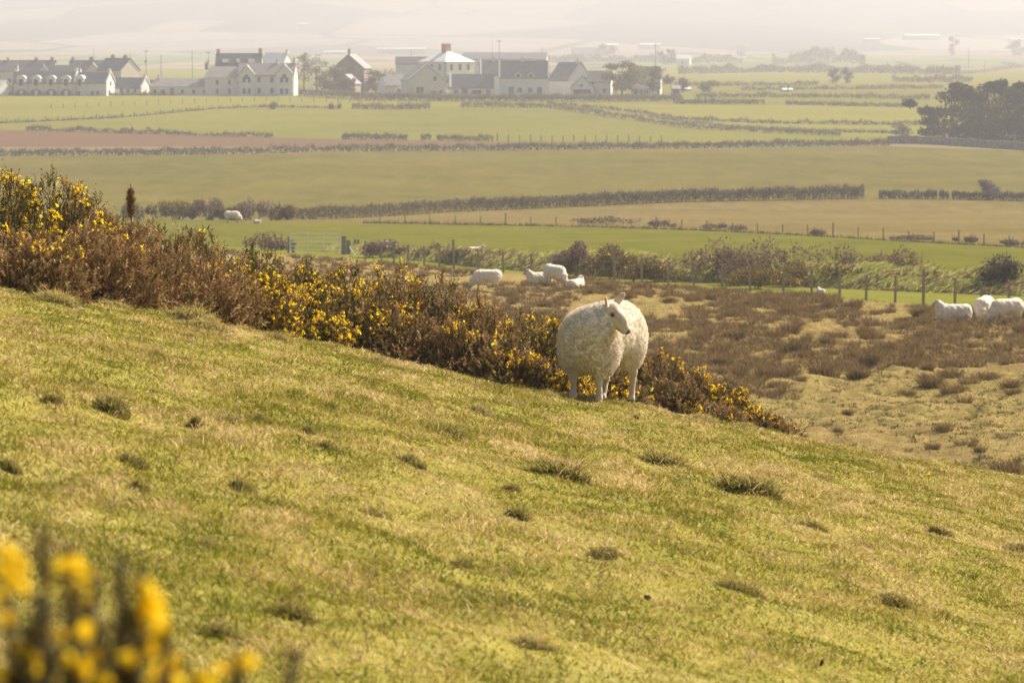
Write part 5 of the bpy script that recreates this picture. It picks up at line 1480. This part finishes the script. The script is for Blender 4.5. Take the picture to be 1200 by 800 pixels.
# whitewashed terrace with round-topped dormers and arches
h = House('whitewashed terrace with four round-topped dormers over arched openings', 54.5, 770, 73*m, 6.2, 97, 84.5, -4)
for q in range(4):
    u = (28 + 17.6*q - 54.5)*m
    # arched opening at the foot
    n_ = 10; R_ = 1.75; a = MB()
    a.extrude([(u - R_, 0.05)] + [(u - R_*math.cos(math.pi*k/n_), .35 + R_*.85*math.sin(math.pi*k/n_)) for k in range(n_+1)] + [(u + R_, .05)], 'y', -3.16, -3.06, 0)
    a.extrude([(u - R_*.78, 0.05)] + [(u - R_*.78*math.cos(math.pi*k/n_), .35 + R_*.66*math.sin(math.pi*k/n_)) for k in range(n_+1)] + [(u + R_*.78, .05)], 'y', -3.20, -3.163, 1)
    a.box(u-.45, u+.45, -3.23, -3.203, .05, 1.35, 2)
    a.build('arched_window', [M['stonewall'], M['glass'], M['whitep']], h.e)
    d = MB(); w_ = 1.15
    zt = h.he + 1.0
    d.box(u-w_, u+w_, -3.35, -.9, h.he-.9, zt)
    dm = d.build('dormer', M['render'], h.e)
    rb = MB(); rb.extrude([(u - w_*1.15*math.cos(math.pi*k/8), zt + .02 + 1.0*math.sin(math.pi*k/8)) for k in range(9)], 'y', -3.5, -.6); rb.build('dormer_roof', M['sheet'], dm)
    f = MB(); f.box(u-.5, u+.5, -3.40, -3.353, h.he-.75, zt-.1); f.build('window', M['glass'], dm)
for q in range(5):
    b = MB(); u = (19 + 17.6*q - 54.5)*m; b.tube([(u, -3.18, 0), (u, -3.18, h.he)], [.07, .07], 6); b.build('downpipe', M['doorp'], h.e)
h.verge('right'); h.chimney(h.W/2 - .2, .8, 1.0); h.chimney(-h.W/2 + .4, .8, .9)
h = House('whitewashed end house with one round-topped dormer and sunlit gable', 111, 769, 40*m, 6.0, 97, 85.5, -14)
u = (98 - 111)*m
d = MB(); zt = h.he + 1.0; d.box(u-1.1, u+1.1, -3.2, -.9, h.he-.9, zt); dm = d.build('dormer', M['render'], h.e)
rb = MB(); rb.extrude([(u - 1.3*math.cos(math.pi*k/8), zt + .02 + 1.0*math.sin(math.pi*k/8)) for k in range(9)], 'y', -3.35, -.6); rb.build('dormer_roof', M['sheet'], dm)
f = MB(); f.box(u-.5, u+.5, -3.25, -3.203, h.he-.75, zt-.1); f.build('window', M['glass'], dm)
for uu in (-3.4, .6, 2.1): h.win(uu, .25, .9, 1.0)
h.win(0, 2.7, .7, 1.0, 'right'); h.win(-1, .4, .8, 1.1, 'right'); h.verge('right'); h.chimney(h.W/2 - .4, .7, 1.0)
h = House('low shed with a glaring pale roof at the left edge', -4, 768, 30*m, 6, 104, 95, -30, 'render', 'sheet', name='shed', cat='shed')
h.win(1.2, .4, 1.2, 1.0); h.win(-1.4, .4, .9, 1.0)
h = House('low white cottage with dark roof right of the terrace', 152, 775, 42*m, 6, 103, 92, -18)
for uu in (-3.2, 1.0): h.win(uu, .5, .8, 1.1)
h.win(-1, .05, .9, 1.9, door=True); h.win(3.0, .5, .8, 1.1); h.chimney(h.W/2 - .3, .7, .8); h.verge('right')
h = House('long low white cottage with grey roof and brown door', 213, 772, 74*m, 6, 101.5, 92, 3, 'render', 'paleslate', hip=.6)
for uu in (-7, -4.8, .4, 3.4, 6.4): h.win(uu, .5, .8, 1.1)
h.win(-2.4, .05, .9, 1.9, door=True); h.chimney(-h.W*.36, .7, .7)
# the big gabled house
h = House('big white two-storey house with two front gables', 314, 772, 66*m, 8, 88, 75, -3, 'render', 'paleslate')
h.gablet((292-314)*m, 18*m, h.he + .2, h.he + 2.5, .7); h.gablet((336-314)*m, 20*m, h.he + .3, h.he + 2.7, .7)
for uu in (306, 321): h.win((uu-314)*m, h.he - 1.9, .8, 1.4); h.win((uu-314)*m, .6, .8, 1.4)
for c_ in (292, 336):
    for dd in (-3, 3):
        for zz in (.5, h.he - 2.0):
            o = h.win((c_ + dd - 314)*m, zz, .8, 1.4); o.location.y -= .7
h.chimney(h.W/2 - .4, .9, 1.5); h.chimney((325-314)*m, .8, .8)
h = House('lower left wing of the big gabled house with dark hipped end', 262, 773, 42*m, 8, 91, 78, 3, 'render', 'paleslate', hip=.35)
for uu in (-1.5, 1.8): h.win(uu, h.he - 1.9, .7, 1.3); h.win(uu, .5, .7, 1.3)
h.win(4.2, h.he - 1.9, .7, 1.3); h.chimney(-h.W/2 + .3, .8, .9, mat='greystack')
h = House('tall dark-roofed house with three pale dormer windows behind the big one', 281, 800, 53*800/F, 8, 78, 63.5, 0, 'cream', 'darkslate')
for uu, ww in ((-3.6, 2.0), (-.1, 1.2), (3.6, 2.0)):
    b = MB(); b.box(uu-ww/2, uu+ww/2, -3.6, -1.0, h.he + .9, h.he + 2.3); dm = b.build('dormer', M['darkslate'], h.e)
    f = MB(); f.box(uu-ww/2+.1, uu+ww/2-.1, -3.66, -3.603, h.he + 1.1, h.he + 2.2); f.build('window', M['sheet'], dm)
h.chimney(-h.W/2 + .5, .9, 1.2, mat='greystack'); h.chimney(h.W/2 - .5, .9, 1.4, mat='greystack')
h = House('white house with a pale glaring roof right behind the big one', 325, 806, 28*806/F, 7, 76, 63, -20, 'render', 'sheet'); h.win(0, .5); h.chimney(h.W/2-.3, .6, .8)
# back row on the left
h = House('grey-roofed house at the left edge behind the terrace', 4, 830, 34*830/F, 7, 83, 71.5, 5, 'cream', 'slate'); h.win(2, 2.5); h.chimney(1.5, .8, .7)
h = House('house with grey roof and small front gable behind the terrace', 44, 835, 44*835/F, 7, 84, 71.5, 0, 'cream', 'slate'); h.gablet(2.4, 2.8, h.he, h.he + 1.9, .5); h.chimney(-.2, 1.0, .8, mat='greystack'); h.chimney(4.4, .9, .9, mat='greystack'); h.win(-3, 2.3)
h = House('dark low roof right behind the terrace ridge', 78, 800, 34*800/F, 6, 88, 77.5, 0, 'cream', 'slate', name='outbuilding', cat='outbuilding'); h.win(0, 1.0)
h = House('house with pale trimmed gable behind the middle of the terrace', 103, 832, 40*832/F, 7, 84, 71.5, 0, 'cream', 'slate'); h.gablet(2.0, 4.6, h.he, h.he + 2.4, .5, rmat='paleslate'); h.chimney(1.2, 1.2, 1.0, mat='greystack'); h.win(-3, 2.3)
h.chimney(-4.2, .8, .9, mat='greystack')
h = House('big cream gable house with two dark chimneys behind the end house', 139, 828, 40*828/F, 7.5, 82, 69, -38, 'cream', 'slate'); h.chimney(-2.2, 1.1, 1.0, mat='brownwall'); h.chimney(3.0, 1.1, 1.0, mat='brownwall')
h.win(0, 3, .8, 1.2, 'right'); h.win(1.8, .6, .9, 1.2, 'right'); h.win(-3, 2.5)
# middle of the village
h = House('dark brown stone barn behind the trees', 413, 815, 9.5, 9, 80, 64.5, 80, 'brownwall', 'slate', name='barn', cat='barn'); h.chimney(-3.6, .7, 1.6, mat='brownwall'); h.win(0, 3, .8, 1.2, 'left')
h = House('small dark outbuilding below the brown barn', 408, 785, 6.5, 5.5, 98, 88, 78, 'brownwall', 'slate', name='outbuilding', cat='outbuilding'); h.win(0, .4, .8, 1.2, 'left')
h = House('low grey-roofed outbuilding left of the cream gable house', 459, 775, 26*m, 5.5, 100, 88, 25, 'render', 'slate', name='outbuilding', cat='outbuilding'); h.chimney(-1.8, .7, 1.1); h.win(1, .5)
h = House('cream house with its steep gable to the front and a dark bay', 496, 768, 9.5, 10.2, 94, 76.5, 104, 'cream', 'slate')
h.verge('left'); h.win(2.2, 4.0, .8, 1.2, 'left'); h.win(1.6, .5, 1.4, .9, 'left'); h.win(3.8, .5, .9, 1.0, 'left'); h.win(-1.9, .2, 2.0, 2.2, 'left', name='bay_window'); h.win(-4.3, .1, .9, 1.9, 'left', True, 'yellowp')
h.chimney(-3.6, .8, .8)
h = House('tall square white house with shining hipped roof and big brick chimney', 523, 832, 11.5, 11.5, 72.5, 59.5, -45, 'render', 'painted_glare', hip=.92)
h.chimney(0, 1.7, 1.9, 2.2, mat='brick', pots=4)
for uu in (-3.4, 0, 3.4):
    h.win(uu, h.he - 2.4, 1.0, 1.7, 'front'); h.win(uu, h.he - 2.4, 1.0, 1.7, 'right'); h.win(uu, h.he - 5.6, 1.0, 1.7, 'front'); h.win(uu, h.he - 5.6, 1.0, 1.7, 'right')
for k in range(9):
    b = MB(); z_ = h.he - .7 - k*.75; b.box(h.W/2 - .45, h.W/2 + .06, -h.D/2 - .06, -h.D/2 + .45, z_, z_ + .4); b.build('quoin', M['slate'], h.e)
h = House('long low dark-roofed range left of the tall square house', 486, 850, 44*850/F, 7, 75, 67.5, 2, 'render', 'darkslate', name='outbuilding', cat='outbuilding'); h.win(0, 2)
h = House('low dark-roofed shed with pale left gable before the tall square house', 553, 768, 50*m, 6, 102, 88, 2, 'render', 'slate', name='shed', cat='shed')
h.verge('left')
for uu in (-4.3, 4.3): h.win(uu, .4, 1.0, 1.2)
h.win(-2, .05, 1.4, 1.9, door=True); h.win(1.2, .4, 2.6, 1.1)
h = House('dark roofed house half hidden left of the dormered one', 576, 800, 26*800/F, 7, 88, 71.5, 4, 'render', 'midslate'); h.verge('left'); h.win(-1, .5); h.chimney(.4, .8, .7)
h = House('pale house with two small gabled dormers on a grey roof', 614, 770, 57*m, 7, 90.5, 72, 0, 'render', 'midslate')
h.verge('left'); h.verge('right')
for u_ in (607, 622): h.gablet((u_ - 614)*m, 9.5*m, h.he + .5, h.he + 1.7, .12, depth=2.6)
for u_ in (609, 621): h.win((u_ - 614)*m, .9, 1.1, 1.2)
for u_ in (599, 632): h.win((u_ - 614)*m, .05, 1.2, 2.2, door=True)
h.chimney((612 - 614)*m, .9, .8)
h = House('pale house with a tall steep sunlit gable left of the wide window band', 668, 778, 8.5, 8.2, 94, 74, 132, 'render', 'paleslate'); h.win(1.6, 3.4, .9, 1.2, 'left'); h.win(1.6, 1.2, 1.2, .8, 'left'); h.chimney(-3.0, .7, .8); h.verge('left', 'cream')
h = House('low pale gable with a wide window band in front', 682, 768, 6.0, 27*m, 103, 90, 90, 'render', 'paleslate'); h.win(0, .4, 4.6, 1.3, 'left'); h.win(-.3, 2.5, .6, .6, 'left')
h = House('pale rendered wing right of the wide window band', 703, 774, 28*m, 6, 96, 84, -8, 'render', 'paleslate'); h.win(-1.6, .6, .9, 1.2); h.win(1.6, .6, .9, 1.2); h.win(-1.6, 3.0, .7, .9)
h = House('house with a small dark roof half hidden by garden trees', 757, 790, 28*790/F, 6.5, 91, 79, -12, 'render', 'slate'); h.gablet(2.4, 4.2, h.he, h.he + 2.2, .6); h.win(-2.5, .5, 2.0, 1.4); h.win(-2.5, 2.8)
h = House('white conservatory with dark glass among the garden trees', 751, 768, 18*m, 4, 103, 98.5, 0, 'render', 'paleslate', name='conservatory', cat='conservatory', hip=.5)
for uu in (-1.4, 0, 1.4): h.win(uu, .3, 1.1, 1.4)
h = House('small low white garage at the right end of the village', 792, 770, 10*m, 5, 104.5, 101, 0, 'render', 'paleslate', name='garage', cat='garage'); h.win(0, .05, 1.6, 1.5, door=True)
h = House('long grey farm shed with a row of windows behind the village', 592, 1080, 98*1080/F, 12, 69.5, 62.5, -4, 'sheet', 'slate', name='farm_shed', cat='shed')
for uu in range(-12, 13, 3): h.win(uu, h.he - 2.2, 1.6, 1.4)
# far farms in the haze
def far_shed(label, px, py, wpx, eave, ridge, rot, wall, roof, name='farm_shed', cat='shed'):
    Yd = float(row_to_Y(py)); s = pxsize(Yd)
    h = House(label, px, Yd, wpx*s, max(8, wpx*s*.35), eave, ridge, rot, wall, roof, name=name, cat=cat)
    h.win(0, .4, min(3, wpx*s*.1), 2, door=True)
far_shed('hazy farmhouse with long pale roof on the far plain', 690, 66, 40, 62.5, 56, 6, 'cream', 'paleslate', 'farmhouse', 'farmhouse')
far_shed('small white roofed shed beside the hazy rounded tree', 801, 76, 16, 69, 65, -12, 'render', 'sheet')
far_shed('small hazy white house right of the tall bare trees', 868, 66, 10, 56, 52.5, 0, 'render', 'paleslate', 'house', 'house')
far_shed('low pale hut among the far fields right of the village', 922, 107.5, 11, 105.7, 104.3, 0, 'render', 'sheet', 'hut', 'hut')
far_shed('small pale hut at the left end of the far field strips', 804, 106.5, 9, 104.8, 103.4, 0, 'render', 'sheet', 'hut', 'hut')
def hill_shed(label, px, py, wpx, hpx, Yd):
    s = Yd/F; p = at_depth(px, py, Yd); mb = MB(); w, h_ = wpx*s/2, hpx*s
    e = empty('farm_shed', p, R(6), label, 'shed')
    h_ *= .62
    mb.box(-w, w, -8, 8, -4, h_*.5); mb.build('wall', M['render'], e)
    r_ = MB(); r_.extrude([(-9, h_*.5+.05), (9, h_*.5+.05), (0, h_)], 'x', -w-.5, w+.5); r_.build('roof', M['sheet'], e)
hill_shed('long glaring white shed on the hazy hillside at the right', 1079, 43.5, 40, 5.5, 3400)
hill_shed('faint short white shed left of the long glaring one on the hill', 1021, 47, 18, 3.5, 3300)
hill_shed('tiny glinting white roof on the hill above the big gabled house', 356, 29.5, 12, 3.5, 4000)
hill_shed('pale shed roofs on the hill right of the big gabled house', 392, 62, 26, 3.5, 2750)
hill_shed('faint long pale roof in the haze above the brown barn', 470, 58.5, 56, 3.5, 2800)
hill_shed('hazy shed with glaring white roof behind the farmhouse', 714, 54.5, 18, 5, 2950)
hill_shed('hazy long shed with glaring white roof above the yellowish tree', 761, 54, 24, 5, 2950)
hill_shed('faint white cottage low on the right hillside', 1190, 5.0+42, 14, 3, 3300)

# poles
def pole(px, top, base, label, cross=False, box=False, dY=0, r=.15):
    Yd = float(row_to_Y(base)) + dY; zb = float(prof(Yd)); x = float(col_to_x(px, Yd, zb))
    h_ = float(zpx(top, Yd)) - zb
    e = empty('utility_pole', (x, Yd, zb), 0, label, 'utility pole', 'utility poles in and around the village')
    b = MB(); b.tube([(0, 0, -.5), (0, 0, h_)], [r, r*.7], 8); b.build('pole', M['greypost'], e)
    if cross:
        b = MB(); b.box(-.9, .9, -.2, -.08, h_ - .5, h_ - .32); b.build('crossarm', M['greypost'], e)
        for xx in (-.75, 0, .75):
            b = MB(); b.tube([(xx, -.14, h_-.32), (xx, -.14, h_-.08)], [.05, .03], 6); b.build('insulator', M['metal'], e)
    if box:
        b = MB(); b.box(-.35, .35, -.7, -.21, h_*.62, h_*.62 + 1.1); b.tube([(.1, -.45, h_*.62+1.1), (.1, -.45, h_*.62+1.4)], [.06, .04], 6); b.build('transformer', M['metal'], e)
pole(171.5, 59, 99, 'utility pole with crossarm and transformer above the low cottages', True, True)
pole(189, 64, 99, 'thin plain pole right of the pole with crossarm')
pole(225.5, 60, 98, 'plain pole in front of the green rise, left of the dark-roofed house')
pole(244.5, 60.5, 97, 'pole with crossarm and hanging transformer left of the tall dark chimney', True, True)
pole(110.5, 56, 98, 'tall thin mast behind the terrace', r=.08)
pole(153, 63, 98, 'thin pole beside the big cream gable house')
pole(337, 59, 98, 'pole at the right end of the pale roof behind the big house')
pole(370.5, 64, 100, 'left pole of a close pair beside the bare grey tree')
pole(374, 63.5, 100, 'right pole of a close pair beside the bare grey tree', True)
pole(585, 47, 98, 'tall pole with crossarm rising behind the shed by the tall square house', True)
pole(577, 49, 98, 'thin mast left of the tall crossarm pole', r=.08)
pole(768, 51, 100, 'pole standing over the garden trees at the right of the village')
pole(482, 60, 97, 'short pole left of the tall square house, nearer the barn')
pole(635, 55, 92, 'faint pole over the far end of the long grey farm shed')
pole(1135, 56, 86, 'faint pole far out on the plain above the pines')
pole(1154, 72, 88, 'short faint pole right above the pines')
# sign boards by the road
b = MB(); b.box(-.06, .06, -.05, .05, 0, 1.2); b.extrude([(-.65, 1.0), (.65, 1.0), (.65, 2.4), (.4, 2.85), (-.4, 2.85), (-.65, 2.4)], 'y', -.12, -.053)
pq = gp(364, 110); o = b.build('road_sign', M['whitep']); o.location = pq; tag(o, 'white rounded board by the road under the olive tree', 'sign')
b = MB(); b.tube([(-.6, 0, .1), (-.45, 0, .55), (0, 0, .9), (.45, 0, .6), (.6, 0, .1)], [.1, .45, .55, .45, .1], 9)
pq = gp(377, 107); o = b.build('white_boulder', M['whitep'], None, True); o.location = pq; tag(o, 'white painted boulder right of the rounded board', 'boulder')
